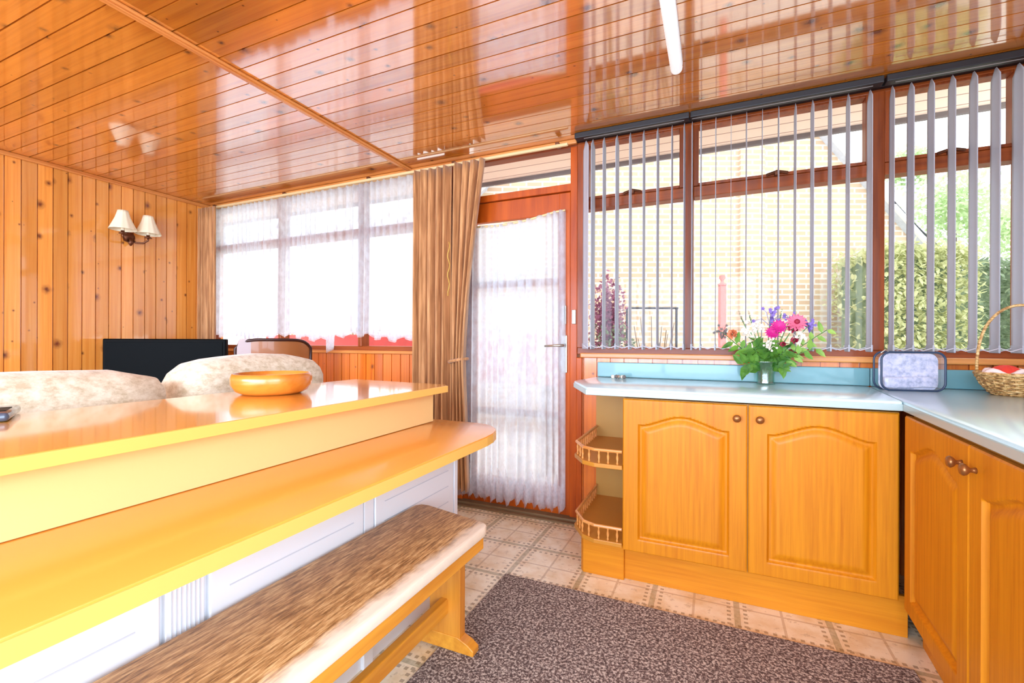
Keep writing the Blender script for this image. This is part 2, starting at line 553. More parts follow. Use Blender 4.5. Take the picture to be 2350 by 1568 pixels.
# ------------------------------------------------------------------ mesh helpers
class MB:
    def __init__(s): s.bm = bmesh.new()

    def box(s, x0, x1, y0, y1, z0, z1, bev=0.0, seg=2):
        bm2 = bmesh.new()
        r = bmesh.ops.create_cube(bm2, size=1)
        for v in bm2.verts:
            v.co = Vector(((x0 + x1) / 2 + v.co.x * (x1 - x0), (y0 + y1) / 2 + v.co.y * (y1 - y0), (z0 + z1) / 2 + v.co.z * (z1 - z0)))
        if bev: bmesh.ops.bevel(bm2, geom=bm2.edges[:], offset=bev, segments=seg, affect='EDGES', profile=0.5)
        s._join(bm2)
        return s

    def _join(s, bm2):
        me = bpy.data.meshes.new('tmp'); bm2.to_mesh(me); bm2.free()
        s.bm.from_mesh(me); bpy.data.meshes.remove(me)

    def prism(s, pts, z0, z1, bev=0.0, axis='z'):
        """pts 2D outline, extruded; axis z: (x,y); x: (y,z); y: (x,z)"""
        bm2 = bmesh.new()
        def P(a, b, h):
            if axis == 'z': return (a, b, h)
            if axis == 'x': return (h, a, b)
            return (a, h, b)
        lo = [bm2.verts.new(P(a, b, z0)) for a, b in pts]
        hi = [bm2.verts.new(P(a, b, z1)) for a, b in pts]
        bm2.faces.new(lo); bm2.faces.new(hi)
        n = len(pts)
        for i in range(n):
            bm2.faces.new((lo[i], lo[(i + 1) % n], hi[(i + 1) % n], hi[i]))
        bmesh.ops.recalc_face_normals(bm2, faces=bm2.faces[:])
        if bev:
            es = [e for e in bm2.edges]
            bmesh.ops.bevel(bm2, geom=es, offset=bev, segments=2, affect='EDGES', profile=0.5)
        s._join(bm2)
        return s

    def tube(s, pts, r, n=8, close=False):
        pts = [Vector(p) for p in pts]
        rs = r if isinstance(r, (list, tuple)) else [r] * len(pts)
        rings = []
        N_ = len(pts)
        prev = None
        for i, p in enumerate(pts):
            if close: t = pts[(i + 1) % N_] - pts[i - 1]
            else: t = pts[min(i + 1, N_ - 1)] - pts[max(i - 1, 0)]
            t.normalize()
            if prev is None:
                a = Vector((0, 0, 1)) if abs(t.z) < 0.9 else Vector((1, 0, 0))
                u = t.cross(a).normalized()
            else:
                u = (prev - t * prev.dot(t)).normalized()
            prev = u
            w = t.cross(u)
            rings.append([s.bm.verts.new(p + (u * math.cos(2 * PI * k / n) + w * math.sin(2 * PI * k / n)) * rs[i]) for k in range(n)])
        m = N_ if close else N_ - 1
        for i in range(m):
            A, B = rings[i], rings[(i + 1) % N_]
            for k in range(n):
                s.bm.faces.new((A[k], A[(k + 1) % n], B[(k + 1) % n], B[k]))
        if not close:
            s.bm.faces.new(rings[0][::-1]); s.bm.faces.new(rings[-1])
        return s

    def lathe(s, prof, cx=0, cy=0, z=0, n=32, ax=1.0, ay=1.0, ripple=0, ramp=0.0):
        """prof list of (r,z)"""
        rings = []
        for r, h in prof:
            if r < 1e-5:
                rings.append([s.bm.verts.new((cx, cy, z + h))])
            else:
                rings.append([s.bm.verts.new((cx + r * (1 + ramp * math.cos(ripple * 2 * PI * k / n)) * ax * math.cos(2 * PI * k / n),
                                              cy + r * (1 + ramp * math.cos(ripple * 2 * PI * k / n)) * ay * math.sin(2 * PI * k / n), z + h)) for k in range(n)])
        for A, B in zip(rings, rings[1:]):
            for k in range(n):
                a = [A[k % len(A)], A[(k + 1) % len(A)], B[(k + 1) % len(B)], B[k % len(B)]]
                u = []
                for q in a:
                    if q not in u: u.append(q)
                if len(u) >= 3:
                    try: s.bm.faces.new(u)
                    except ValueError: pass
        return s

    def grid(s, f, nu, nv):
        V = [[s.bm.verts.new(f(i / nu, j / nv)) for j in range(nv + 1)] for i in range(nu + 1)]
        for i in range(nu):
            for j in range(nv):
                s.bm.faces.new((V[i][j], V[i + 1][j], V[i + 1][j + 1], V[i][j + 1]))
        return V

    def ball(s, c, r, sx=1, sy=1, sz=1, sub=2, jitter=0.0):
        bm2 = bmesh.new()
        bmesh.ops.create_icosphere(bm2, subdivisions=sub, radius=1)
        for v in bm2.verts:
            k = 1 + jitter * random.uniform(-1, 1)
            v.co = Vector((c[0] + v.co.x * r * sx * k, c[1] + v.co.y * r * sy * k, c[2] + v.co.z * r * sz * k))
        s._join(bm2)
        return s

    def leaf(s, p, d, up, l, w, bend=0.2):
        """pointed leaf of six verts from p along d"""
        p = Vector(p); d = Vector(d).normalized(); up = Vector(up)
        sd_ = d.cross(up)
        if sd_.length < 1e-4: sd_ = Vector((1, 0, 0))
        sd_.normalize(); nn = sd_.cross(d).normalized()
        q = lambda a, b, c: s.bm.verts.new(p + d * l * a + sd_ * w * b + nn * l * c)
        v0 = q(0, 0, 0); a1 = q(.3, .5, .0); a2 = q(.3, -.5, .0); m1 = q(.3, 0, -.05)
        b1 = q(.68, .38, -bend * .5); b2 = q(.68, -.38, -bend * .5); m2 = q(.68, 0, -bend * .5 - .05); e = q(1, 0, -bend)
        for f in ((v0, m1, a1), (v0, a2, m1), (a1, m1, m2, b1), (a2, b2, m2, m1), (b1, m2, e), (b2, e, m2)):
            s.bm.faces.new(f)
        return s


def prop(o, label=None, cat=None, group=None, kind=None):
    if label: o['label'] = label
    if cat: o['category'] = cat
    if group: o['group'] = group
    if kind: o['kind'] = kind
    return o


def wloc(p):
    v = Vector((0, 0, 0))
    while p is not None:
        v += p.location; p = p.parent
    return v


def obj(name, mb, mat, parent=None, smooth=False, world=True, loc=None, auto=None):
    me = bpy.data.meshes.new(name)
    bm = mb.bm if isinstance(mb, MB) else mb
    bmesh.ops.recalc_face_normals(bm, faces=bm.faces[:])
    off = Vector((0, 0, 0))
    if parent is not None and world: off = wloc(parent)
    if loc is not None: off = Vector(loc)
    if off.length > 0: bmesh.ops.translate(bm, verts=bm.verts[:], vec=-off)
    if smooth:
        for f in bm.faces: f.smooth = True
    bm.to_mesh(me); bm.free()
    if auto:
        for p_ in me.polygons: p_.use_smooth = True
        try: me.set_sharp_from_angle(angle=math.radians(auto))
        except Exception: pass
    me.materials.append(mat)
    o = bpy.data.objects.new(name, me)
    C.objects.link(o)
    if parent is not None: o.parent = parent
    elif loc is not None: o.location = loc
    return o


def thing(name, label, cat, loc, rotz=0.0, group=None):
    o = bpy.data.objects.new(name, None)
    C.objects.link(o)
    o.empty_display_size = 0.1
    o.location = loc
    o.rotation_euler = (0, 0, rotz)
    return prop(o, label, cat, group)


def sthing(name, loc=(0, 0, 0)):
    o = bpy.data.objects.new(name, None)
    C.objects.link(o)
    o.location = loc
    o['kind'] = 'structure'
    return o


def struct(name, mb, mat, **kw):
    o = obj(name, mb, mat, **kw)
    o['kind'] = 'structure'
    return o


# ------------------------------------------------------------------ dimensions
WY = 2.79          # inside face of the front (window) wall
H = 2.40
LX, RX, BY = -4.374, 1.30, -2.45

# ------------------------------------------------------------------ shell
struct('floor', MB().box(LX - .1, RX + .1, BY - .1, WY + .1, -0.08, 0), m_floor)


def grooved(a0, a1, c0, c1, pitch, off, mk, depth=0.013, gw=0.006):
    """profile of boards with V grooves: mk(along, across, depth) -> coordinate"""
    mb = MB()
    k0 = math.floor((c0 + off) / pitch) - 1
    pts = [(c0, 0)]
    k = k0
    while True:
        c = k * pitch - off
        k += 1
        if c - gw <= c0: continue
        if c + gw >= c1: break
        pts += [(c - gw / 2, 0), (c - gw / 2 + .0004, depth), (c + gw / 2 - .0004, depth), (c + gw / 2, 0)]
    pts.append((c1, 0))
    A = [mb.bm.verts.new(mk(a0, c, d)) for c, d in pts]
    B = [mb.bm.verts.new(mk(a1, c, d)) for c, d in pts]
    for i in range(len(pts) - 1):
        mb.bm.faces.new((A[i], A[i + 1], B[i + 1], B[i]))
    # back slab to give it thickness
    t = 0.06
    a_ = mb.bm.verts.new(mk(a0, c0, t)); b_ = mb.bm.verts.new(mk(a0, c1, t)); c_ = mb.bm.verts.new(mk(a1, c1, t)); d_ = mb.bm.verts.new(mk(a1, c0, t))
    mb.bm.faces.new((a_, b_, c_, d_))
    mb.bm.faces.new((A[0], a_, d_, B[0])); mb.bm.faces.new((A[-1], B[-1], c_, b_))
    mb.bm.faces.new(A[::-1] + [a_, b_][::1] if False else [A[0]] + A[1:] + [b_, a_])
    mb.bm.faces.new([B[0], d_, c_] + B[::-1][:-1])
    return mb


struct('ceiling', grooved(LX - .06, RX + .06, BY - .06, WY + .12, 0.096, 0.01, lambda a, c, d: (a, c, H + d)), m_ceil)
struct('wall_left', grooved(0, H, BY - .06, WY + .12, 0.083, 0.0, lambda a, c, d: (LX - d, c, a)), m_wall)
struct('wall_right', MB().box(RX, RX + .08, BY - .06, -2.3, 0, H).box(RX, RX + .08, .3, WY + .12, 0, H)
       .box(RX, RX + .08, -2.3, .3, 0, .92).box(RX, RX + .08, -2.3, .3, 2.18, H), m_plaster)
w4 = sthing('added_window_4', (RX + .04, -1.0, .92))  # unseen side window, added to carry the fill light
obj('window_frame', MB().box(RX + .01, RX + .07, -2.3, -2.25, .92, 2.18, .004).box(RX + .01, RX + .07, .25, .3, .92, 2.18, .004)
    .box(RX + .01, RX + .07, -2.25, .25, .92, .97, .004).box(RX + .01, RX + .07, -2.25, .25, 2.13, 2.18, .004), m_frame, w4)
obj('mullion', MB().box(RX + .01, RX + .07, -1.025, -.975, .97, 2.13, .004), m_frame, w4)
w5 = sthing('added_window_5', (-1.6, BY - .04, .18))  # unseen patio frame, added around the rear fill opening
obj('window_frame', MB().box(-4.15, -4.09, BY - .07, BY - .01, .18, 2.3, .004).box(.89, .95, BY - .07, BY - .01, .18, 2.3, .004)
    .box(-4.09, .89, BY - .07, BY - .01, .18, .24, .004).box(-4.09, .89, BY - .07, BY - .01, 2.24, 2.3, .004), m_frame, w5)
for x in (-2.45, -.78): obj('mullion', MB().box(x - .03, x + .03, BY - .07, BY - .01, .24, 2.24, .004), m_frame, w5)
# unseen rear wall; its wide patio opening is added to let fill in
struct('wall_rear', MB().box(LX, -4.15, BY - .08, BY, 0, H).box(0.95, RX, BY - .08, BY, 0, H)
       .box(-4.15, 0.95, BY - .08, BY, 2.3, H).box(-4.15, 0.95, BY - .08, BY, 0, 0.18), m_plaster)
# front wall below the windows
WOUT = WY + 0.10
struct('wall_front', grooved(0, 1.03, LX, -1.66, 0.083, 0.0, lambda a, c, d: (c, WY + d, a)), m_wallf)
struct('wall_front.001', grooved(0, 1.03, -0.76, RX, 0.083, 0.0, lambda a, c, d: (c, WY + d, a)), m_wallf)

# mouldings
struct('trim_1', MB().box(LX, LX + .022, BY, WY, H - .03, H - .001, .004), m_batten)
struct('trim_2', MB().box(-2.085, -2.04, BY, WY - .02, H - .014, H - .001, .004).box(-2.075, -2.05, BY, WY - .02, H - .020, H - .013, .003), m_batten)
struct('trim_3', MB().box(LX + .03, -0.79, WY - .03, WY - .002, H - .028, H - .001, .005), m_battenx)
struct('trim_4', MB().box(-0.79, RX, WY - .03, WY, H - .022, H - .001, .003), m_rail)


# ------------------------------------------------------------------ windows
def window(name, x0, x1, muls, zs, zt, ztop, sash=True, head=.065, mw=0.05):
    r = sthing(name, ((x0 + x1) / 2, WY + .04, zs))
    yf, yb = WY - .005, WY + .075
    zh_ = ztop - head
    fr = MB().box(x0, x1, yf, yb, zh_, ztop, .004).box(x0, x1, yf, yb, zs - .01, zs + .035, .004)
    obj('window_frame', fr, m_framex, r)
    xs = [x0 + mw / 2] + muls + [x1 - mw / 2]
    for x in xs:
        obj('mullion', MB().box(x - mw / 2, x + mw / 2, yf - .012, yb, zs + .03, zh_ + .005, .005), m_frame, r)
    for a, b in zip(xs, xs[1:]):
        a += mw / 2; b -= mw / 2
        obj('transom_rail', MB().box(a, b, yf, yb, zt - .03, zt + .03, .004), m_framex, r)
        if sash:
            w = .026
            mb = MB().box(a, a + w, yf - .006, yb - .02, zt + .03, zh_, .003).box(b - w, b, yf - .006, yb - .02, zt + .03, zh_, .003)
            mb.box(a + w, b - w, yf - .004, yb - .02, zt + .03, zt + .046, .003).box(a + w, b - w, yf - .004, yb - .02, zh_ - .014, zh_, .003)
            obj('fanlight_sash', mb, m_frame, r)
            xm = (a + b) / 2
            obj('casement_stay', MB().tube([(xm - .05, yf - .02, zt + .035), (xm, yf - .024, zt + .048), (xm + .05, yf - .02, zt + .035)], .007, 6).box(xm - .012, xm + .012, yf - .03, yf, zt + .028, zt + .05, .003), m_brass, r)
        obj('pane', MB().box(a, b, yb - .03, yb - .026, zs + .035, zh_), m_glass, r)
    return r


window('window_1', LX + .0, -1.66, [-3.43, -2.54], 1.055, 1.985, 2.40, sash=False, head=.068, mw=.036)
window('window_2', -0.79, RX, [-0.136, 0.735], 1.06, 1.985, 2.40, head=.038)
# inside sills
struct('trim_5', MB().box(LX, -1.66, WY - .03, WY + .02, 1.03, 1.055, .006), m_battenx)
struct('trim_6', MB().box(-0.76, RX, WY - .045, WY + .02, 1.03, 1.06, .006), m_battenx)

# door and the light above it
DX0, DX1 = -1.66, -0.79
w3 = sthing('window_3', ((DX0 + DX1) / 2, WY + .04, 2.10))
obj('window_frame', MB().box(DX0, DX1, WY, WY + .075, 2.36, 2.40, .004), m_framex, w3)
obj('pane', MB().box(DX0 + .02, DX1 - .02, WY + .04, WY + .044, 2.13, 2.365), m_glass, w3)
dr = sthing('door_1', ((DX0 + DX1) / 2, WY + .04, 0))
obj('door_frame', MB().box(DX0, DX0 + .045, WY - .01, WY + .08, 0, 2.36, .004).box(DX1 - .045, DX1, WY - .01, WY + .08, 0, 2.36, .004)
    .box(DX0 + .04, DX1 - .04, WY - .012, WY + .08, 2.085, 2.13, .004), m_door, dr)
leafo = obj('door_leaf', MB().box(DX0 + .047, DX0 + .13, WY + .005, WY + .05, .02, 2.083, .005).box(DX1 - .125, DX1 - .047, WY + .005, WY + .05, .02, 2.083, .005)
            .box(DX0 + .125, DX1 - .12, WY + .006, WY + .049, 1.95, 2.082, .004).box(DX0 + .125, DX1 - .12, WY + .006, WY + .049, .02, .2, .004), m_door, dr)
for z in (0.65, 1.52):
    obj('glazing_bar', MB().box(DX0 + .12, DX1 - .115, WY + .012, WY + .045, z - .022, z + .022, .004), m_framex, dr)
obj('pane', MB().box(DX0 + .12, DX1 - .115, WY + .028, WY + .032, .2, 1.95), m_glass, dr)
hx = DX1 - .085
hp = obj('handle_plate', MB().box(hx - .02, hx + .02, WY - .006, WY + .006, .93, 1.17, .004), m_steel, dr)
obj('lever', MB().tube([(hx, WY, 1.105), (hx, WY - .05, 1.105), (hx - .03, WY - .055, 1.105), (hx - .115, WY - .05, 1.10)], [.009, .009, .009, .007], 8)
    .tube([(hx, WY - .01, 1.105), (hx, WY + .004, 1.105)], .016, 10), m_steel, hp, smooth=True)
obj('door_bolt', MB().box(hx - .014, hx + .014, WY - .012, WY + .006, 1.24, 1.36, .003).tube([(hx, WY - .015, 1.25), (hx, WY - .015, 1.35)], .006, 8), m_steel, dr)
obj('door_bolt', MB().box(DX1 - .03, DX1 - .005, WY - .022, WY - .006, 1.24, 1.33, .003), m_steel, dr)
struct('trim_7', MB().box(DX0, DX1 + .02, WY - .05, WY + .1, 0.0, .022, .005).box(DX0, DX1 + .02, WY - .085, WY - .05, 0, .01, .003), m_thresh)
struct('trim_11', MB().box(-1.77, -1.655, WY - .012, WY + .08, 0, 2.40, .004), m_frame)
# pine strip between door frame and worktop
struct('trim_8', MB().box(-0.79, -0.755, WY - .02, WY + .05, 0.0, 1.03, .004), m_door)


# ------------------------------------------------------------------ cloth
def drape(x0, x1, y, z0, z1, folds, amp, seed=0, taper=None, hem=None, nu=None, nv=24, topamp=0.7):
    mb = MB()
    rnd = random.Random(seed)
    ph = [rnd.uniform(0, 6.28) for _ in range(4)]
    nu = nu or int(folds * 12)
    def f(u, v):
        # uneven fold spacing
        uu = u + 0.012 * math.sin(7 * u * 2 * PI / 2 + ph[0]) + 0.006 * math.sin(17 * u + ph[1])
        lo, hi = (x0, x1)
        if taper: lo, hi = taper(v)
        a = amp * (topamp + (1 - topamp) * (1 - v))
        x = lo + (hi - lo) * u
        yy = y + a * math.sin(uu * folds * 2 * PI + 0.5 * math.sin(v * 3 + ph[2])) + a * .35 * math.sin(uu * folds * 4.3 * PI + ph[3])
        zb = z0 + (hem(u) if hem else 0)
        return (x, yy, zb + (z1 - zb) * v)
    mb.grid(f, nu, nv)
    return mb


def solidify(o, t):
    m = o.modifiers.new('thickness', 'SOLIDIFY'); m.thickness = t; m.offset = 0


# lace on the left window
lacew = thing('lace_curtain', 'white lace net curtain across the wide left window above the armchairs', 'net curtain', (-3.1, 2.70, 1.15))
def hem_l(u):
    return 0.018 * math.sin(u * 2 * PI * 14) + (-0.09 if 0.62 < u < 0.645 else 0) + 0.02 * math.sin(u * 2 * PI * 3)
obj('lace_panel', drape(-4.26, -1.98, 2.742, 1.165, 2.348, 34, .014, seed=3, hem=hem_l, nu=520, nv=16), m_lace, lacew, smooth=True)
obj('scalloped_hem', drape(-4.26, -1.98, 2.739, 1.155, 1.20, 34, .014, seed=3, hem=hem_l, nu=520, nv=3), m_lacehem, lacew, smooth=True)
obj('net_wire', MB().tube([(-4.26, 2.742, 2.348), (-1.98, 2.742, 2.348)], .006, 6), m_railwhite, lacew)

laced = thing('lace_curtain', 'white lace net curtain hanging full length over the glazed door', 'net curtain', (-1.25, 2.755, 0.1))
def top_d(u): return 1.965 - 0.0 - 0.03 * math.sin(PI * min(1, u * 1.1)) - .035 * (1 - u)
def lace_door(z0f, z1f, yoff, nv, seed=5):
    mb = MB(); rnd = random.Random(seed); ph = [rnd.uniform(0, 6) for _ in range(3)]
    def f(u, v):
        spread = 1 + .03 * (1 - v)
        x = -1.235 + (-1.62 + (0.755) * u + 1.235) * spread
        uu = u + 0.02 * math.sin(9 * u + ph[0]) + .012 * math.sin(23 * u + ph[1])
        a = .016
        y = 2.764 + yoff + a * math.sin(uu * 13 * 2 * PI + .4 * math.sin(3 * v + ph[2])) + .006 * math.sin(uu * 71)
        z0_, z1_ = z0f(u), z1f(u)
        return (x, y - .02 * (1 - v), z0_ + (z1_ - z0_) * v)
    mb.grid(f, 300, nv)
    return mb
hemf = lambda u: 0.075 + .018 * math.sin(u * 2 * PI * 13 + 1.0) + .008 * math.sin(u * 2 * PI * 31)
obj('lace_panel', lace_door(hemf, top_d, 0, 24), m_lace, laced, smooth=True)
obj('scalloped_hem', lace_door(hemf, lambda u: .25 + .04 * math.sin(u * 2 * PI * 13), -.021, 6), m_lacehem, laced, smooth=True)
pts = []
for i in range(21):
    u = i / 20
    pts.append((-1.62 + .755 * u, 2.77, top_d(u) - .003))
obj('net_wire', MB().tube(pts, .007, 6), m_railwhite, laced, smooth=True)

# curtain track
tr = thing('curtain_track', 'pale curtain track fixed along the ceiling above the left window and door', 'curtain rail', (-2.5, 2.64, 2.36))
obj('rail', MB().box(-4.35, -0.83, 2.695, 2.715, 2.338, 2.356, .004), m_railwhite, tr)
for x in (-4.2, -3.3, -2.4, -1.65, -0.9):
    obj('bracket', MB().box(x - .012, x + .012, 2.70, WY - .03, 2.352, 2.372, .002), m_brass, tr)

# corner curtain
c1 = thing('curtain', 'narrow bronze curtain gathered in the corner beside the television', 'curtain', (-4.2, 2.62, 0.05))
o = obj('drape', drape(-4.35, -4.10, 2.66, .05, 2.335, 5, .026, seed=1, nv=20), m_curt, c1, smooth=True); solidify(o, .003)
c2 = thing('curtain', 'bronze curtain hanging straight at the right end of the left window', 'curtain', (-1.76, 2.62, 0.05))
def tA(v): return (-1.98, -1.652)
o = obj('drape', drape(-1.93, -1.60, 2.685, .05, 2.335, 5.5, .046, seed=11, taper=tA, nv=26, topamp=.6), m_curt, c2, smooth=True); solidify(o, .003)
c3 = thing('curtain', 'bronze curtain tied back at the left side of the glazed door', 'curtain', (-1.48, 2.60, 0.12))
def tB(v):
    z = .13 + v * 2.22
    zt = 1.0
    if z > zt:
        k = (z - zt) / (2.35 - zt); k = k ** 1.4
        return (-1.64, -1.53 + (.14) * k)
    k = (zt - z) / (zt - .13)
    return (-1.64 - .005 * k, -1.53 + .04 * k)
o = obj('drape', drape(-1.6, -1.36, 2.675, .13, 2.335, 4, .042, seed=21, taper=tB, nv=30, topamp=.8), m_curt, c3, smooth=True); solidify(o, .003)
tp = []
for i in range(17):
    a = 2 * PI * i / 16
    tp.append((-1.588 + .066 * math.cos(a), 2.675 + .048 * math.sin(a), 1.0 + .012 * math.cos(a)))
obj('tieback', MB().tube(tp[:-1], .011, 6, close=True), m_curt, c3, smooth=True)
tp = [(-1.64 + .007 * math.sin(i * 1.3), 2.632 + .003 * math.cos(i), 1.80 - i * .026) for i in range(15)]
obj('pull_cord', MB().tube(tp, .0028, 6), m_cord, c3, smooth=True)

# ------------------------------------------------------------------ vertical blinds
def blind(label, x0, xs, x1, turn0=False):
    r = thing('vertical_blind', label, 'vertical blind', ((x0 + x1) / 2, 2.70, 2.36), group=None)
    obj('headrail', MB().box(x0, x1, 2.675, 2.725, 2.362, 2.395, .004), m_rail, r)
    proto = None
    ang = math.radians(90 - 1)
    w, zb, zt_ = .089, 1.085, 2.345
    for k, x in enumerate(xs):
        if proto is None:
            mb = MB()
            def f(u, v):
                s_ = (u - .5) * w
                c_ = .0015 * (1 - (2 * u - 1) ** 2)
                narrow = 1.0
                if v > .965: narrow = 1 - (v - .965) / .035 * .85
                return (s_ * narrow * math.cos(ang) + c_ * math.sin(ang), s_ * narrow * math.sin(ang), (zb - 1.0) + (zt_ - zb) * v - (zb - 1.0))
            mb.grid(f, 6, 30)
            s_ = obj('slat', mb, m_slat, r, smooth=True, world=False)
            solidify(s_, .0012)
            wmb = MB().box(-.0035, .0035, -.043, .043, 0.002, .034, .001)
            wo_ = obj('bottom_weight', wmb, m_slat, s_, world=False)
            wo_.rotation_euler = (0, 0, math.radians(-1))
            proto = (s_, wo_)
            s2, w2 = s_, wo_
        else:
            s2 = proto[0].copy(); C.objects.link(s2); s2.parent = r
            w2 = proto[1].copy(); C.objects.link(w2); w2.parent = s2
        s2.location = Vector((x, 2.70, zb)) - r.location
        s2.rotation_euler = (0, 0, math.radians(random.uniform(-2, 2) + (38 if (turn0 and k < 1) else 0)))
    # bead chain along the bottom, and the spacer chain at the top
    for yy in (2.662, 2.738):
        cp_ = [(xs[0], yy, zb + .022)]
        for a, b in zip(xs, xs[1:]):
            cp_ += [((a + b) / 2, yy, zb + .008), (b, yy, zb + .022)]
        obj('bottom_chain', MB().tube(cp_, .0022, 5), m_chain, r)
    cm = MB()
    for a, b in zip(xs, xs[1:]):
        cm.box(a, b, 2.654, 2.656, 2.340, 2.343)
    obj('spacer_link', cm, m_gutter, r)
    return r


P = .0737
def rng(a, n, p=P): return [a + i * p for i in range(n)]
blind('grey vertical blind over the narrow window nearest the door', -.78, [-.715, -.67] + rng(-.602, 6, .0764) + [-.155], -.13, True)
blind('grey vertical blind over the middle window behind the flower vase', -.125, [-.115] + rng(-.07, 10) + [.68], .73)
blind('grey vertical blind over the window at the right behind the wicker basket', .74, [.765] + rng(.835, 6, .0737) + [1.275], 1.29)


# ------------------------------------------------------------------ kitchen cabinets
def cab_door(parent, x0, x1, z0, z1, yf, knob_side, label=None):
    """door facing -y in local coords, front at yf (more negative is nearer)"""
    w, h = x1 - x0, z1 - z0
    t = .018
    mx, mzb, sh, rise = .068, .058, .115, .048
    nx = int(w / .0045); nz = int(h / .0045)
    def prof(x, z):
        q = (x - w / 2) / ((w - 2 * mx) / 2)
        aq = abs(q)
        if aq >= .92: a = 0
        else:
            k = (.92 - aq) / .92
            a = rise * (k * k * (3 - 2 * k)) ** .85
        zt = h - sh + a
        d = min(x - mx, w - mx - x, z - mzb, zt - z)
        if d < 0: return 0
        if d < .009: return -.013 * math.sin(d / .009 * PI / 2)
        if d < .016: return -.013
        if d < .045: return -.013 + .011 * math.sin((d - .016) / .029 * PI / 2)
        return -.002
    mb = MB()
    def f(u, v):
        x, z = u * w, v * h
        e = min(x, w - x, z, h - z)
        edge = -.004 * (1 - min(1, e / .006)) ** 2
        return (x0 + x, yf - prof(x, z) - edge, z0 + z)
    V = mb.grid(f, nx, nz)
    bm = mb.bm
    # rim and back
    rim = [V[i][0] for i in range(nx + 1)] + [V[nx][j] for j in range(1, nz + 1)] + [V[i][nz] for i in range(nx - 1, -1, -1)] + [V[0][j] for j in range(nz - 1, 0, -1)]
    bk = [bm.verts.new((v.co.x, yf + t, v.co.z)) for v in rim]
    n = len(rim)
    for i in range(n):
        bm.faces.new((rim[i], bk[i], bk[(i + 1) % n], rim[(i + 1) % n]))
    bm.faces.new(bk)
    d = obj('door', mb, m_cab, parent, world=False, auto=35)
    kx = x1 - .04 if knob_side > 0 else x0 + .04
    kz = z1 - .055
    kb = MB()
    bm2 = bmesh.new()
    kb.lathe([(0, 0), (.008, 0), (.006, .006), (.0055, .012), (.013, .018), (.016, .025), (.012, .031), (0, .033)], n=16)
    for v in kb.bm.verts:
        x, y, z = v.co
        v.co = Vector((kx + x, yf - z, kz + y))
    obj('knob', kb, m_knob, d, smooth=True, world=False)
    return d


yF, yP = 2.136, 2.205
cb = thing('base_cabinet', 'honey oak base cabinet with two arched doors under the window worktop', 'cabinet', (0, 0, 0))
cb.location = (0.122, 2.5, 0)
def L(mb, o_):
    bmesh.ops.translate(mb.bm, verts=mb.bm.verts[:], vec=-Vector(o_.location)); return mb
obj('carcass', MB().box(-.386, .636, yF + .02, WY - .02, .16, .868), m_shelf, cb)
def cab_door_w(cb_, x0, x1, **k):
    ox, oy = cb_.location.x, cb_.location.y
    return cab_door(cb_, x0 - ox, x1 - ox, .166, .866, yF - oy, **k)
cab_door_w(cb, -.386, .127, knob_side=1)
cab_door_w(cb, .132, .632, knob_side=-1)
obj('plinth', MB().box(-.389, .68, yP, yP + .018, 0, .158, .002), m_cabx, cb)

# open end unit with galleried shelves
su = thing('corner_shelf_unit', 'open oak end unit with two galleried shelves beside the glazed door', 'shelf unit', (-.5, 2.5, 0))
obj('back_panel', MB().box(-.66, -.388, WY - .03, WY - .012, .16, .87), m_carc, su)
def shelf_out(e=0.0):
    return [(-.388, yF + .0 - e), (-.535 - e * .4, yF + .0 - e), (-.66 - e, yF + .22 - e), (-.69 - e, 2.40), (-.69 - e, WY - .015) if False else (-.66, WY - .03), (-.388, WY - .03)]
def sh_pts():
    return [(-.388, 2.130), (-.520, 2.130), (-.585, 2.16), (-.655, 2.27), (-.665, 2.76), (-.388, 2.76)]
for z in (.175, .535):
    s_ = obj('shelf', MB().prism(sh_pts(), z, z + .02, .003), m_shelf, su)
    rail_pts = [(-.390, 2.140, z + .082), (-.520, 2.140, z + .082), (-.578, 2.168, z + .082), (-.645, 2.275, z + .082), (-.652, 2.74, z + .082)]
    obj('gallery_rail', MB().tube(rail_pts, .0075, 8), m_spind, s_)
    sp = []
    for a, b in zip(rail_pts, rail_pts[1:]):
        a, b = Vector(a), Vector(b)
        n = max(1, round((b - a).length / .043))
        for i in range(n): sp.append(a.lerp(b, (i + .5) / n))
    for q in sp:
        mb = MB().lathe([(.0035, 0), (.006, .006), (.003, .014), (.0065, .032), (.003, .048), (.006, .056), (.0035, .062)], cx=q.x, cy=q.y, z=z + .02, n=8)
        obj('spindle', mb, m_spind, s_, smooth=True)
obj('plinth', MB().prism([(-.388, yP - .02), (-.585, yP - .02), (-.60, yP), (-.60, 2.75), (-.388, 2.75)], 0, .172, .002), m_cabx, su)
prop(obj('wall_socket', MB().box(-.500, -.425, WY - .042, WY - .031, .40, .475, .004).box(-.475, -.45, WY - .046, WY - .04, .42, .455, .002), m_socket, loc=(-.46, WY - .03, .44)),
     'dark wall socket at the back of the open end unit', 'socket')

# right-hand run, slightly out of square, built in local coords
RA = math.radians(-3.2)
rc = thing('base_cabinet', 'honey oak base cabinet with arched doors running along the right wall', 'cabinet', (.632, 2.10, 0), RA + 0)
# local: run goes along -y, fronts face -x ; build doors facing -y then turn
rcd = []
def turn(mb_obj):
    mb_obj.rotation_euler = (0, 0, -PI / 2)
obj('carcass', MB().box(.022, .58, -1.6, -.03, .16, .868), m_shelf, rc, world=False)
obj('plinth', MB().box(.075, .093, -1.6, .07, 0, .158, .002), m_cabx, rc, world=False)
for (s0, s1, ks) in ((.014, .545, 1), (.55, 1.07, -1), (1.075, 1.59, 1)):
    d = cab_door(rc, s0, s1, .166, .866, 0.0, knob_side=ks)
    d.rotation_euler = (0, 0, -PI / 2)   # local +x -> -y, -y face -> -x

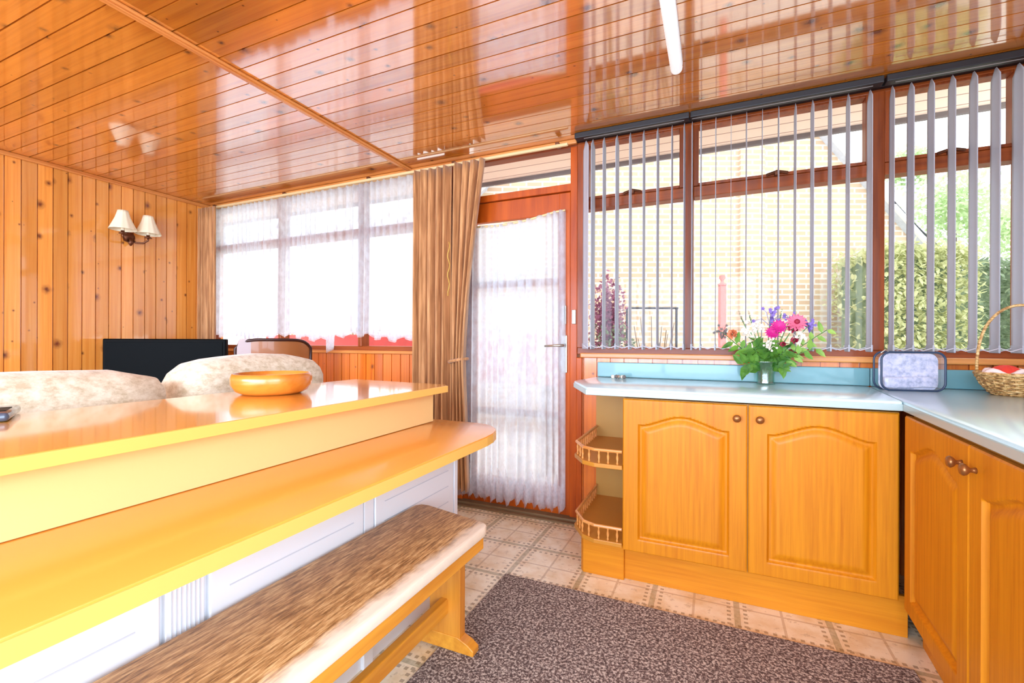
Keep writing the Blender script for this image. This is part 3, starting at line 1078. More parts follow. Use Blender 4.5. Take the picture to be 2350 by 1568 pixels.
# worktops
def slab(name, pts, lab, mat=m_teal):
    r = thing(name, lab, 'worktop', (sum(p[0] for p in pts) / len(pts), sum(p[1] for p in pts) / len(pts), .875))
    return r
JX = .70
wt1 = slab('worktop', [(-.69, 2.77), (JX, 2.1)], 'pale blue worktop with clipped end running under the window')
obj('slab', MB().prism([(-.66, WY - .012), (-.705, 2.43), (-.552, 2.112), (.634, 2.112), (JX, WY - .012)], .877, .915, .008), m_teal, wt1, auto=40)
obj('front_edge', MB().prism([(-.708, 2.43), (-.555, 2.107), (.634, 2.107), (.634, 2.118), (-.548, 2.118), (-.699, 2.432)], .879, .904, .002), m_tealedge, wt1)
obj('upstand', MB().box(-.655, JX, WY - .028, WY - .006, .916, 1.005, .004), m_splash, wt1)
ca, sa = math.cos(RA), math.sin(RA)
def rl(x, y): return (.634 + x * ca - y * sa, 2.112 + x * sa + y * ca)
p1, p2 = rl(0, 0), rl(0, -1.65)
wt2 = slab('worktop', [p1, p2, (RX - .01, .5), (RX - .01, WY)], 'pale blue worktop running along the right wall under the wicker basket')
obj('slab', MB().prism([(p1[0] + .002, p1[1]), p2, (RX - .003, p2[1]), (RX - .003, WY - .012), (JX + .002, WY - .012)], .877, .915, .008), m_teal, wt2, auto=40)
obj('front_edge', MB().prism([(p1[0] - .002, p1[1] - .008), (p2[0] - .005, p2[1]), (p2[0] + .004, p2[1]), (p1[0] + .008, p1[1])], .879, .904, .002), m_tealedge, wt2)
obj('upstand', MB().box(JX + .002, RX - .003, WY - .028, WY - .006, .916, 1.005, .004), m_splash, wt2)

# ------------------------------------------------------------------ breakfast bar
bar = thing('breakfast_bar', 'long two-level yellow breakfast bar on white panelled base', 'breakfast bar', (-1.3, .75, 0))
Y0 = -.55
obj('upper_top', MB().prism([(-1.75, Y0), (-1.121, Y0), (-1.121, 1.79), (-1.15, 1.825), (-1.75, 1.88)], .896, .926, .002), m_yelltop, bar)
obj('upper_edge_band', MB().box(-1.124, -1.116, Y0, 1.79, .8965, .925, .001), m_yelledge, bar)
obj('riser', MB().box(-1.68, -1.203, Y0 + .02, 1.80, .755, .896, .001), m_riser, bar)
cp = [(-1.70, Y0), (-.823, Y0), (-.823, 1.55)]
for i in range(7):
    a = i / 6 * PI / 2
    cp.append((-1.0 + .177 * math.cos(a), 1.61 + .25 * math.sin(a)))
cp += [(-1.203, 1.86), (-1.70, 1.86)]
obj('lower_counter', MB().prism(cp, .713, .753, .003), m_yellow, bar, auto=40)
inn = [(-.829, Y0), (-.829, 1.55)] + [(-1.0 + .171 * math.cos(i / 6 * PI / 2), 1.61 + .244 * math.sin(i / 6 * PI / 2)) for i in range(7)] + [(-1.203, 1.854)]
out = [(x + .003 if k < 3 else x + .002, y + (.003 if k > 3 else 0)) for k, (x, y) in enumerate(cp[1:-1])]
mb = MB()
bm = mb.bm
zl, zh = .715, .748
rings = [[bm.verts.new((p[0], p[1], z)) for p in (out if s_ else inn)] for s_, z in ((0, zl), (1, zl), (1, zh), (0, zh))]
for k in range(4):
    A, B = rings[k], rings[(k + 1) % 4]
    for i in range(len(A) - 1): bm.faces.new((A[i], A[i + 1], B[i + 1], B[i]))
obj('lower_edge_band', mb, m_yelledge, bar)
obj('base_carcass', MB().box(-1.68, -1.105, Y0 + .05, 1.825, .0, .713), m_white, bar)
# white panels on the seating side
for (a, b) in ((-.48, .0), (.005, .592), (.692, 1.214), (1.268, 1.80)):
    mb = MB().box(-1.107, -1.089, a + .003, b - .003, .09, .708, .003)
    pn = obj('base_panel', mb, m_white, bar)
    mb = MB()
    for z in ((.12, .25, .38, .528, .60) if a < 1.2 else (.2, .27, .34, .41, .48, .55, .62)):
        mb.box(-1.0895, -1.0875, a + .05, b - .05, z - .0015, z + .0015)
    obj('bead_line', mb, m_whiteseam, pn)
obj('base_stile', MB().box(-1.107, -1.091, .600, .684, .0, .710, .002), m_white, bar)
mb = MB()
for y in (.612, .622, .632, .643, .652, .662, .672): mb.box(-1.0915, -1.0895, y - .0012, y + .0012, .02, .705)
obj('fluting', mb, m_whiteseam, bar)
obj('base_stile', MB().box(-1.107, -1.091, 1.218, 1.264, .0, .710, .002), m_white, bar)
obj('base_stile', MB().box(-1.107, -1.087, 1.802, 1.83, .0, .712, .002), m_white, bar)

# bowl
bw = MB().lathe([(0, 0), (.10, 0), (.125, .012), (.141, .038), (.142, .062), (.135, .078), (.129, .078), (.131, .055), (.118, .025), (.09, .014), (0, .012)], cx=-1.565, cy=1.235, z=.927, n=48)
prop(obj('fruit_bowl', bw, m_bowl, smooth=True, loc=(-1.565, 1.235, .927)), 'round shallow turned wooden bowl standing empty on the bar top', 'bowl')
# dark handset at left end of the bar top
hs_ = thing('telephone_handset', 'dark grey handset lying at the left edge of the bar top', 'telephone', (-1.68, .53, .927), math.radians(-25))
obj('body', MB().box(-.12, .075, -.03, .03, 0, .022, .009, 3), m_grey, hs_, world=False, auto=50)
obj('screen', MB().box(-.06, .03, -.02, .02, .021, .0235, .001), m_black, hs_, world=False)

# ------------------------------------------------------------------ bench
be = thing('bench', 'long wooden trestle bench with grained, pale-edged seat drawn up to the bar', 'bench', (-.894, .85, 0))
ol = []
def rr(x0, x1, y0, y1, r, n=5):
    o_ = []
    for cx_, cy_, a0 in ((x1 - r, y1 - r, 0), (x0 + r, y1 - r, PI / 2), (x0 + r, y0 + r, PI), (x1 - r, y0 + r, 1.5 * PI)):
        for i in range(n + 1):
            a = a0 + i / n * PI / 2
            o_.append((cx_ + r * math.cos(a), cy_ + r * math.sin(a)))
    return o_
sp_ = [(-1.065, .12), (-.725, .12), (-.719, 1.395), (-.724, 1.418), (-.745, 1.436), (-1.02, 1.498), (-1.05, 1.495), (-1.069, 1.470)]
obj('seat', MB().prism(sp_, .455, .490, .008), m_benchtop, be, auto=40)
obj('apron', MB().box(-.752, -.732, .18, 1.41, .408, .457, .003), m_bench, be)
obj('apron', MB().box(-1.056, -1.036, .18, 1.46, .408, .457, .003), m_bench, be)
for y in (1.435, .27):
    obj('trestle_upright', MB().box(-.96, -.83, y - .019, y + .019, .055, .455, .003), m_benchv, be)
    ft = [(-1.05, .012), (-.80, .012), (-.775, .012), (-.775, .032), (-.80, .050), (-.84, .066), (-.96, .066), (-1.02, .05), (-1.05, .032)]
    obj('foot', MB().prism(ft, y - .022, y + .022, .003, axis='y'), m_bench, be)
    obj('cleat', MB().box(-1.035, -.755, y - .018, y + .0, .41, .454, .002), m_bench, be)
obj('stretcher', MB().box(-.91, -.88, .27, 1.435, .14, .195, .004), m_bench, be)

# rug
rb = MB().prism([(-.925, -1.4), (.655, -1.4), (.63, 1.985), (-.918, 1.995)], .0005, .011, .003)
prop(obj('rug', rb, m_rug, loc=(-.1, .3, 0)), 'speckled brown rug lying on the tiled floor in front of the cabinets', 'rug')

# ------------------------------------------------------------------ seating behind the bar
def cushiony(x0, x1, y0, y1, z0, z1, r, sub=3, puff=.0):
    bm2 = bmesh.new()
    bmesh.ops.create_cube(bm2, size=1)
    bmesh.ops.subdivide_edges(bm2, edges=bm2.edges[:], cuts=9, use_grid_fill=True)
    cx_, cy_, cz_ = (x0 + x1) / 2, (y0 + y1) / 2, (z0 + z1) / 2
    hx_, hy_, hz_ = (x1 - x0) / 2, (y1 - y0) / 2, (z1 - z0) / 2
    for v in bm2.verts:
        q = Vector((v.co.x * 2 * hx_, v.co.y * 2 * hy_, v.co.z * 2 * hz_))
        c_ = Vector((max(-hx_ + r, min(hx_ - r, q.x)), max(-hy_ + r, min(hy_ - r, q.y)), max(-hz_ + r, min(hz_ - r, q.z))))
        d = q - c_
        if d.length > 1e-6: q = c_ + d.normalized() * r
        q.z += puff * (1 - (q.y / hy_) ** 2) * (1 if q.z > 0 else 0)
        q += Vector((1, 1, 1)) * 0.006 * noise.noise(Vector((q.x * 9 + cx_, q.y * 9 + cy_, q.z * 9)))
        v.co = q + Vector((cx_, cy_, cz_))
    mb = MB(); mb._join(bm2)
    return mb


def armchair(label, x, y0, y1, ztop, puff, name='sofa', cat='sofa', shoulder=True):
    r = thing(name, label, cat, (x, (y0 + y1) / 2, 0))
    obj('base', cushiony(x - .74, x + .05, y0 + .02, y1 - .02, .06, .42, .05), m_sofa, r, smooth=True)
    obj('backrest', cushiony(x - .16, x + .10, y0 + .01, y1 - .01, .30, ztop, .10, puff=puff), m_sofa, r, smooth=True)
    obj('back_cushion', cushiony(x - .32, x - .10, y0 + .10, y1 - .10, .42, ztop - .04, .10, puff=puff * .6), m_sofa, r, smooth=True)
    obj('seat_cushion', cushiony(x - .74, x - .20, y0 + .16, y1 - .16, .38, .54, .06), m_sofa, r, smooth=True)
    for y in (y0, y1 - .18):
        obj('armrest', cushiony(x - .74, x + .02, y, y + .18, .1, .66, .08), m_sofa, r, smooth=True)
    for px in (x - .72, x - .02):
        for py in (y0 + .08, y1 - .08):
            obj('foot', MB().lathe([(.02, 0), (.028, .04), (.03, .075)], cx=px, cy=py, z=0, n=12), m_leatherd, r)
    return r


armchair('cream patterned sofa with long back behind the left end of the bar', -2.02, -.75, 1.11, 1.015, .015)
armchair('cream patterned armchair with humped back behind the wooden bowl', -2.06, 1.15, 1.93, 1.015, .05, name='armchair', cat='armchair')

# leather chair by the window
lc = thing('leather_chair', 'tan leather chair with dark piping and a lilac throw near the left window', 'chair', (-2.80, 2.24, 0), math.radians(60))
def curved_back(x0, x1, z0, z1, R, t, nu=24, nv=10, r_corner=.06):
    mb = MB()
    def P_(u, v, off):
        x = x0 + (x1 - x0) * u
        k = (2 * u - 1)
        zt = z1 - (abs(k) ** 6) * r_corner
        y = -R * k * k + off
        return (x, y, z0 + (zt - z0) * v)
    A = [[mb.bm.verts.new(P_(i / nu, j / nv, 0)) for j in range(nv + 1)] for i in range(nu + 1)]
    B = [[mb.bm.verts.new(P_(i / nu, j / nv, t)) for j in range(nv + 1)] for i in range(nu + 1)]
    for i in range(nu):
        for j in range(nv):
            mb.bm.faces.new((A[i][j], A[i + 1][j], A[i + 1][j + 1], A[i][j + 1]))
            mb.bm.faces.new((B[i][j], B[i][j + 1], B[i + 1][j + 1], B[i + 1][j]))
    for i in range(nu):
        mb.bm.faces.new((A[i][nv], A[i + 1][nv], B[i + 1][nv], B[i][nv])); mb.bm.faces.new((A[i][0], B[i][0], B[i + 1][0], A[i + 1][0]))
    for j in range(nv):
        mb.bm.faces.new((A[0][j], A[0][j + 1], B[0][j + 1], B[0][j])); mb.bm.faces.new((A[nu][j], B[nu][j], B[nu][j + 1], A[nu][j + 1]))
    return mb, P_
mb, PB = curved_back(-.24, .24, .50, 1.135, -.07, .06)
bkp = obj('backrest', mb, m_leather, lc, world=False, auto=50)
obj('piping', MB().tube([PB(0, v / 8, -.003) for v in range(9)] + [PB(u / 20, 1, -.003) for u in range(1, 20)] + [PB(1, 1 - v / 8, -.003) for v in range(9)], .011, 8), m_leatherd, bkp, smooth=True, world=False)
mb, _ = curved_back(-.232, -.12, .62, 1.142, .0, .075, nu=10)
bmesh.ops.translate(mb.bm, verts=mb.bm.verts[:], vec=(0, .028, 0))
prop(obj('throw', mb, m_throw, lc, world=False, auto=50), 'lilac throw')
obj('seat', MB().box(-.26, .26, .04, .52, .40, .50, .03, 3), m_leather, lc, world=False, auto=50)
for sx in (-.22, .22):
    for sy in (.06, .46):
        obj('leg', MB().tube([(sx, sy, .41), (sx * 1.06, sy, 0)], [.02, .014], 8), m_leatherd, lc, world=False)

# television on a low stand in the corner
tvx, tvy, tva = -3.88, 2.14, math.radians(36)
ts = thing('television_stand', 'low dark wooden stand under the television', 'tv stand', (tvx, tvy, 0), tva)
obj('cabinet_body', MB().box(-.38, .38, -.18, .12, .0, .55, .006), m_leatherd, ts, world=False)
obj('stand_top', MB().box(-.40, .40, -.2, .13, .55, .575, .004), m_leatherd, ts, world=False)
tv = thing('television', 'black flat-screen television standing in front of the pine wall', 'television', (tvx, tvy, .575), tva)
obj('bezel', MB().box(-.42, .42, -.02, .03, .06, .565, .008), m_blackm, tv, world=False)
obj('screen', MB().box(-.395, .395, -.024, -.018, .09, .54, .001), m_black, tv, world=False)
obj('tv_foot', MB().prism(rr(-.2, .2, -.11, .11, .05), 0.0, .015, .002).box(-.04, .04, -.01, .02, .012, .08, .004), m_blackm, tv, world=False)

# ------------------------------------------------------------------ wall light
wl = thing('wall_light', 'brass twin-arm wall light with two cream bell shades on the pine wall', 'wall lamp', (LX, 2.12, 1.97))
mb = MB().lathe([(0, 0), (.03, 0), (.045, .012), (.04, .02), (0, .024)], n=24)
for v in mb.bm.verts:
    x, y, z = v.co
    v.co = Vector((z, x, y))
obj('backplate', mb, m_brass, wl, world=False, smooth=True)
obj('drop_finial', MB().tube([(.035, 0, -.01), (.04, 0, -.05), (.04, 0, -.075)], [.014, .02, .005], 10), m_brass, wl, world=False, smooth=True)
for sy in (-1, 1):
    a = obj('arm', MB().tube([(.02, 0, -.01), (.05, sy * .03, -.045), (.085, sy * .065, -.045), (.11, sy * .088, -.02), (.11, sy * .088, .0)], .0075, 8)
            .lathe([(0, 0), (.028, .004), (.02, .012), (.012, .016), (.012, .03)], cx=.11, cy=sy * .088, z=-.005, n=16), m_brass, wl, world=False, smooth=True)
    obj('candle_tube', MB().tube([(.11, sy * .088, .02), (.11, sy * .088, .07)], .012, 10), m_cream, wl, world=False, smooth=True)
    prof = [(.088, .0), (.083, .012), (.066, .05), (.048, .095), (.038, .13), (.034, .15), (.032, .15), (.036, .13), (.046, .095), (.064, .05), (.081, .012), (.086, 0)]
    obj('shade', MB().lathe([(r_, z_ + .03) for r_, z_ in prof], cx=.11, cy=sy * .088, z=0, n=48, ripple=12, ramp=.025), m_cream, wl, world=False, smooth=True)

# ------------------------------------------------------------------ ceiling strip light
tl = thing('strip_light', 'white fluorescent strip light mounted on the boarded ceiling', 'ceiling light', (-.16, 1.6, H))
obj('fitting', MB().box(-.186, -.134, .98, 2.19, H - .022, H - .001, .004), m_fitting, tl)
mb = MB()
n = 10
def capsule(x, y0, y1, z, r):
    ps, rs = [], []
    for i in range(6):
        a = i / 5 * PI / 2
        ps.append((x, y0 + r * (1 - math.sin(a)) , z)); rs.append(max(.002, r * math.cos(PI / 2 - a)))
    ps2, rs2 = [], []
    for i in range(6):
        a = i / 5 * PI / 2
        ps2.append((x, y1 - r * (1 - math.cos(a)), z)); rs2.append(max(.002, r * math.cos(a)))
    ps = [(x, y0 + r * (1 - math.cos(i / 5 * PI / 2)), z) for i in range(6)]
    rs = [max(.002, r * math.sin(i / 5 * PI / 2)) for i in range(6)]
    ps2 = [(x, y1 - r * (1 - math.sin(i / 5 * PI / 2)) if False else y1 - r + r * math.sin(i / 5 * PI / 2), z) for i in range(6)]
    rs2 = [max(.002, r * math.cos(i / 5 * PI / 2)) for i in range(6)]
    return ps + ps2, rs + rs2
ps, rs = capsule(-.16, .97, 2.20, H - .036, .026)
obj('diffuser', MB().tube(ps, rs, 20), m_tube, tl, smooth=True)

# ------------------------------------------------------------------ vase and flowers
VX, VY, VZ = .240, 2.655, .9155
vs = thing('vase', 'small glass vase on the worktop below the middle window', 'vase', (VX, VY, VZ))
prof = [(0, 0), (.042, 0), (.041, .008), (.040, .05), (.046, .085), (.062, .112), (.068, .118), (.064, .118), (.058, .112), (.042, .085), (.036, .05), (.036, .012), (0, .01)]
obj('glass_body', MB().lathe(prof, n=36, ripple=9, ramp=.03), m_vase, vs, smooth=True, world=False)
obj('water', MB().lathe([(0, .012), (.035, .012), (.036, .06), (0, .06)], n=24), glass('water', (.8, .93, .82, 1), .05), vs, smooth=True, world=False)

# pixel-measured places of blooms relative to the vase: (dx, dz)
def stem_pts(dx, dy, dz):
    a = Vector((random.uniform(-.018, .018), random.uniform(-.018, .018), .02))
    b = Vector((dx * .22, dy * .3, .13))
    c = Vector((dx, dy, dz))
    out_ = []
    for i in range(9):
        t = i / 8
        out_.append(a * (1 - t) ** 2 + b * 2 * t * (1 - t) + c * t * t)
    return out_


def flower(kind, label, dx, dy, dz, mat, r, centre=None, leafm=None, nleaf=2, n_pet=14):
    f_ = thing('cut_flower', label, 'flower', (VX, VY, VZ), group=None)
    sp = stem_pts(dx, dy, dz)
    st = obj('stem', MB().tube([tuple(p) for p in sp], .0022, 5), m_stem, f_, world=False)
    mb = MB()
    c = Vector((dx, dy, dz))
    if kind == 'daisy':
        ax = Vector((dx * .5, -1, .45)).normalized()
        s1 = ax.cross(Vector((0, 0, 1))).normalized(); s2 = s1.cross(ax)
        for layer in range(2):
            for i in range(n_pet):
                a = 2 * PI * (i + layer * .5) / n_pet
                d = s1 * math.cos(a) + s2 * math.sin(a) + ax * (.2 + .35 * layer)
                mb.leaf(c, d, ax, r * (1 - .2 * layer), r * .42, .15)
    elif kind == 'ball':
        for i in range(34):
            z = 1 - 2 * (i + .5) / 34; a = i * 2.39996
            rr_ = math.sqrt(1 - z * z)
            d = Vector((rr_ * math.cos(a), rr_ * math.sin(a), z))
            mb.leaf(c + d * r * .25, d + Vector((0, 0, .5)), Vector((math.sin(a), math.cos(a), .3)), r * .8, r * .7, .3)
    elif kind == 'spray':
        for i in range(16):
            q = c + Vector((random.gauss(0, r * .5), random.gauss(0, r * .35), random.gauss(0, r * .4)))
            mb.tube([tuple(c - Vector((0, 0, r))), tuple((c + q) / 2), tuple(q)], .0012, 4)
            for j in range(5):
                a = j * 2 * PI / 5
                mb.leaf(q, Vector((math.cos(a), -.3, math.sin(a))), Vector((0, -1, 0)), r * .22, r * .16, .1)
    elif kind == 'spike':
        for i in range(22):
            t = i / 21
            q = c + Vector((dx, 0, dz)).normalized() * (t - .5) * r * 2
            a = i * 2.4
            mb.leaf(q, Vector((math.cos(a), math.sin(a), .6)), Vector((0, 0, 1)), r * .35 * (1.2 - t * .7), r * .22, .2)
    h_ = obj('bloom', mb, mat, f_, world=False)
    if centre: obj('flower_centre', MB().ball(c + Vector((dx * .01, -.006, .004)), r * .26, sub=2, jitter=.06), centre, f_, world=False)
    lm = MB()
    for k in range(nleaf):
        i = random.choice((3, 4, 5, 6))
        d = Vector((random.uniform(-1, 1) + dx * 2, random.uniform(-1, .4), random.uniform(-.1, .7)))
        lm.leaf(sp[i], d, Vector((0, 0, 1)), random.uniform(.045, .075), random.uniform(.02, .032), random.uniform(.1, .5))
    if nleaf: obj('leaf', lm, leafm or m_leafg, f_, world=False)
    return f_


flower('daisy', 'magenta flower, lower of the two left of centre in the bouquet', .025, -.05, .262, m_fm, .036)
flower('daisy', 'magenta flower, upper of the two near the middle of the bouquet', .052, -.055, .292, m_fm, .040)
flower('daisy', 'pink flower with crimson heart near the top right of the bouquet', .128, -.05, .312, m_fp, .050, m_fr)
flower('ball', 'dark crimson bloom nestled under the pink flower in the bouquet', .115, -.045, .285, m_fr, .026)
flower('ball', 'small wine-red bloom low on the right of the bouquet', .118, -.06, .225, m_fr, .018)
flower('ball', 'small brown-red bloom low in the middle of the bouquet', .068, -.07, .205, m_fr, .014)
flower('spray', 'violet flower spray at the top centre of the bouquet', .018, -.02, .345, m_fv, .05)
flower('spray', 'violet flower spray at the top right beside the pink flower', .108, -.02, .335, m_fv, .032)
flower('spray', 'mauve flower spray at the far right shoulder of the bouquet', .185, -.03, .30, m_fv, .04)
flower('spray', 'cream flower spray left of centre in the bouquet', -.07, -.03, .265, m_fc, .055)
flower('spray', 'cream flower spray higher on the left of the bouquet', -.045, -.02, .305, m_fc, .045)
flower('spray', 'cream flower spray low on the right of the bouquet', .14, -.05, .235, m_fc, .04)
flower('spray', 'cream flower spray low in the centre of the bouquet', .01, -.07, .205, m_fc, .03)
flower('ball', 'peach bloom at the left of the bouquet', -.155, -.04, .255, m_fo, .027)
flower('spray', 'dried grey-brown sprig at the far left of the bouquet', -.205, -.03, .268, m_fg, .04, nleaf=1)
flower('spike', 'dark seed-head spike at the upper left of the bouquet', -.115, -.02, .345, m_fg, .035, nleaf=1)
flower('spike', 'dark seed-head spike leaning right at the upper left of the bouquet', -.075, -.02, .35, m_fg, .03, nleaf=0)
flower('spike', 'small dark green spike at the top centre of the bouquet', .065, -.02, .355, m_leafg, .028, nleaf=0)


def sprig(label, dx, dy, dz, mat, n, l0=.05):
    f_ = thing('leafy_sprig', label, 'foliage', (VX, VY, VZ))
    sp = stem_pts(dx, dy, dz)
    obj('stem', MB().tube([tuple(p) for p in sp], .002, 5), m_stem, f_, world=False)
    mb = MB()
    for k in range(n):
        t = .3 + .7 * k / (n - 1)
        i = min(7, int(t * 8)); p = sp[i].lerp(sp[i + 1], t * 8 - i) if i < 8 else sp[8]
        sd_ = -1 if k % 2 else 1
        tn = (sp[min(8, i + 1)] - sp[i]).normalized()
        d = tn * .5 + Vector((0, -1, 0)).cross(tn) * sd_ + Vector((0, random.uniform(-.7, .2), 0))
        mb.leaf(p, d, Vector((0, -1, .3)), l0 * random.uniform(.8, 1.25), l0 * .48, random.uniform(.1, .4))
    obj('leaf', mb, mat, f_, world=False)


sprig('broad green leafy sprig hanging over the left rim of the vase', -.105, -.06, .10, m_leafg, 12, .075)
sprig('green leafy sprig rising towards the peach bloom', -.15, -.05, .215, m_leafg, 13, .055)
sprig('light green leafy sprig arching out at the far right of the bouquet', .255, -.04, .275, m_leafl, 14, .05)
sprig('light green sprig drooping at the right of the bouquet', .205, -.06, .185, m_leafl, 10, .055)
sprig('dark leafy sprig in the centre of the bouquet', .0, -.06, .20, m_leafg, 14, .06)
sprig('dark leafy sprig right of centre in the bouquet', .08, -.06, .17, m_leafg, 14, .055)
sprig('dark leafy sprig hanging over the right rim of the vase', .075, -.065, .085, m_leafg, 10, .05)
sprig('dark leafy sprig left of centre in the bouquet', -.06, -.06, .19, m_leafg, 14, .06)

# ------------------------------------------------------------------ vanity bag
bg = thing('vanity_bag', 'clear plastic vanity bag with navy piping leaning at the worktop corner', 'bag', (.800, 2.60, .9155), math.radians(8))
bw_, bh_, bt_ = .118, .172, .035
def rrz(w, h, r, y, n=8):
    o_ = []
    for cx_, cz_, a0 in ((w - r, h - r, 0), (-w + r, h - r, PI / 2), (-w + r, r, PI), (w - r, r, 1.5 * PI)):
        for i in range(n + 1):
            a = a0 + i / n * PI / 2
            o_.append((cx_ + r * math.cos(a), y, cz_ + r * math.sin(a)))
    return o_
obj('front_window', MB().prism([(p[0], p[2]) for p in rrz(bw_ - .004, bh_ - .004, .035, 0)], -bt_ - .001, -bt_ + .001, axis='y'), m_vinyl, bg, world=False)
obj('back_panel', MB().prism([(p[0], p[2]) for p in rrz(bw_ - .006, bh_ - .006, .035, 0)], bt_ - .03, bt_ - .026, axis='y'), m_bag, bg, world=False)
# side gusset strip
mb = MB()
a_ = rrz(bw_, bh_, .035, -bt_); b_ = rrz(bw_, bh_, .035, bt_)
A = [mb.bm.verts.new(p) for p in a_]; B = [mb.bm.verts.new(p) for p in b_]
for i in range(len(A)): mb.bm.faces.new((A[i], A[(i + 1) % len(A)], B[(i + 1) % len(A)], B[i]))
obj('gusset', mb, m_vinyl, bg, world=False, smooth=True)
for y in (-bt_, bt_):
    obj('piping', MB().tube([(p[0], p[1], p[2] + .003) for p in rrz(bw_, bh_ - .003, .035, y)], .0045, 8, close=True), m_navy, bg, world=False, smooth=True)
obj('inner_pouch', cushiony(-.10, .10, -.02, .0, .012, .062, .009), m_bag, bg, world=False, smooth=True)
obj('zip_pull', MB().tube([(-.09, -bt_, bh_), (-.105, -bt_ - .004, bh_ + .012), (-.12, -bt_, bh_ - .004)], .0025, 6), m_steel, bg, world=False)

# ------------------------------------------------------------------ wicker basket
BX, BYY = 1.145, 2.545
bk = thing('wicker_basket', 'round wicker basket with tall hoop handle on the worktop at the right', 'basket', (BX, BYY, .9155))
mb = MB()
rows = 11
for i in range(rows):
    t = i / (rows - 1)
    r_ = .085 + .048 * t ** .8
    pts_ = []
    for k in range(72):
        a = 2 * PI * k / 72
        rr_ = r_ + .0035 * math.cos(12 * a + (i % 2) * PI)
        pts_.append((rr_ * math.cos(a), rr_ * math.sin(a), .006 + t * .078))
    mb.tube(pts_, .0048, 5, close=True)
for k in range(24):
    a = 2 * PI * k / 24
    mb.tube([(.083 * math.cos(a), .083 * math.sin(a), .004), (.118 * math.cos(a), .118 * math.sin(a), .045), (.133 * math.cos(a), .133 * math.sin(a), .088)], .004, 5)
obj('woven_bowl', mb, m_wick, bk, world=False, smooth=True)
obj('base_disc', MB().lathe([(0, 0), (.086, 0), (.088, .006), (0, .008)], n=32), m_wick, bk, world=False)
rp = [((.134 + .002 * math.cos(k)) * math.cos(2 * PI * k / 48), (.134 + .002 * math.cos(k)) * math.sin(2 * PI * k / 48), .088) for k in range(48)]
obj('rim', MB().tube(rp, .0075, 6, close=True), m_wick, bk, world=False, smooth=True)
hp_ = []
for i in range(25):
    a = PI * i / 24
    hp_.append((-.136 * math.cos(a) * (1 if True else 1), .0, .085 + .285 * math.sin(a) ** .75))
obj('hoop_handle', MB().tube(hp_, .0055, 8), m_wick, bk, world=False, smooth=True)


def bundle(label, x, y, z, m1, m2, rz):
    t_ = thing('cloth_bundle', label, 'cloth', (x, y, z), rz)
    mb = MB()
    def f(u, v):
        a = u * 2 * PI; rr_ = .052 * v
        return (rr_ * math.cos(a) * 1.2, rr_ * math.sin(a), .036 * (1 - v ** 2) + .006 * math.sin(5 * a) * v + .004)
    mb.grid(f, 30, 6)
    obj('folded_cloth', mb, m1, t_, world=False, smooth=True)
    ring = [(.058 * 1.15 * math.cos(2 * PI * k / 30), .05 * math.sin(2 * PI * k / 30), .008 + .010 * math.sin(2 * PI * k / 30 * 4)) for k in range(30)]
    obj('pale_border', MB().tube(ring, .011, 6, close=True), m2, t_, world=False, smooth=True)
bundle('red cloth bundle with pale border, left one in the wicker basket', BX - .055, BYY - .02, 1.0, m_red, m_pinkw, .3)
bundle('red cloth bundle with pale border, right one in the wicker basket', BX + .058, BYY - .015, 1.0, m_red, m_pinkw, -.5)

# little ornament by the upstand
orn = thing('trinket', 'tiny pale beaded trinket lying by the upstand near the worktop end', 'ornament', (-.51, 2.66, .9155))
for i, (x, y) in enumerate(((-.03, 0), (-.012, .01), (.006, -.004), (.024, .006), (.036, -.006))):
    obj('bead', MB().ball((x, y, .011), .011, sub=2, jitter=.12), (m_fc, m_fg, m_steel)[i % 3], orn, world=False)

# ------------------------------------------------------------------ outside
def struct_out(name, mb, mat): return struct(name, mb, mat)
prop(obj('patio', MB().box(-14, 12, WY + .12, 9.0, -.20, -.15), m_patio), None, None, kind='structure')
prop(obj('lawn', MB().box(-22, 24, 9.0, 34, -.22, -.16), m_lawn), None, None, kind='structure')
# own roof overhang
struct('trim_9', MB().box(-6, 4, WY + .10, 3.42, 2.47, 2.50), m_soff)
struct('trim_10', MB().box(-6, 4, 3.42, 3.445, 2.44, 2.60, .003), m_gutter)

# neighbouring gable end, squarely facing the camera axis
D = 6.4
F2 = Vector((-math.sin(YAW), math.cos(YAW), 0)); R2 = Vector((math.cos(YAW), math.sin(YAW), 0))
def pix(px, py, d):
    """a point at depth d seen at photo pixel (px,py)"""
    u = (px - 1175) / 1044.66; v = (784 - py) / 1044.66
    return (u * d, 1.131 + v * d)
xl, _ = pix(1085, 784, D); xr, _ = pix(2100, 784, D)
_, zel = pix(0, 470, D); _, zer = pix(0, 560, D)
xa, za = pix(1560, -40, D)
hs = thing('brick_house', 'pale buff brick gable end of the neighbouring house outside the windows', 'house', (R2 * ((xl + xr) / 2) + F2 * D).to_tuple(), YAW)
hs.location.z = -.15
cx0 = (xl + xr) / 2
gp = [(xl - cx0, 0), (xr - cx0, 0), (xr - cx0, zer + .15), (xa - cx0, za + .15), (xl - cx0, zel + .15)]
obj('gable_wall', MB().prism(gp, 0, 1.5, axis='y'), m_brick, hs, world=False)
def verge(a, b, w=.07):
    a = Vector((a[0], 0, a[1])); b = Vector((b[0], 0, b[1])); d = (b - a).normalized(); n_ = Vector((-d.z, 0, d.x))
    if n_.z < 0: n_ = -n_
    q = [a - d * .3, b, b + n_ * w, a + n_ * w - d * .3]
    return [(p.x, p.z) for p in q]
obj('roof_slope', MB().prism(verge(gp[4], gp[3]), -.12, 1.7, axis='y'), m_rooft, hs, world=False)
obj('roof_slope', MB().prism(verge(gp[2], gp[3]), -.12, 1.7, axis='y'), m_rooft, hs, world=False)
obj('barge_board', MB().prism(verge(gp[4], gp[3], .06), -.15, -.12, axis='y').prism(verge(gp[2], gp[3], .06), -.15, -.12, axis='y'), m_upvc, hs, world=False)
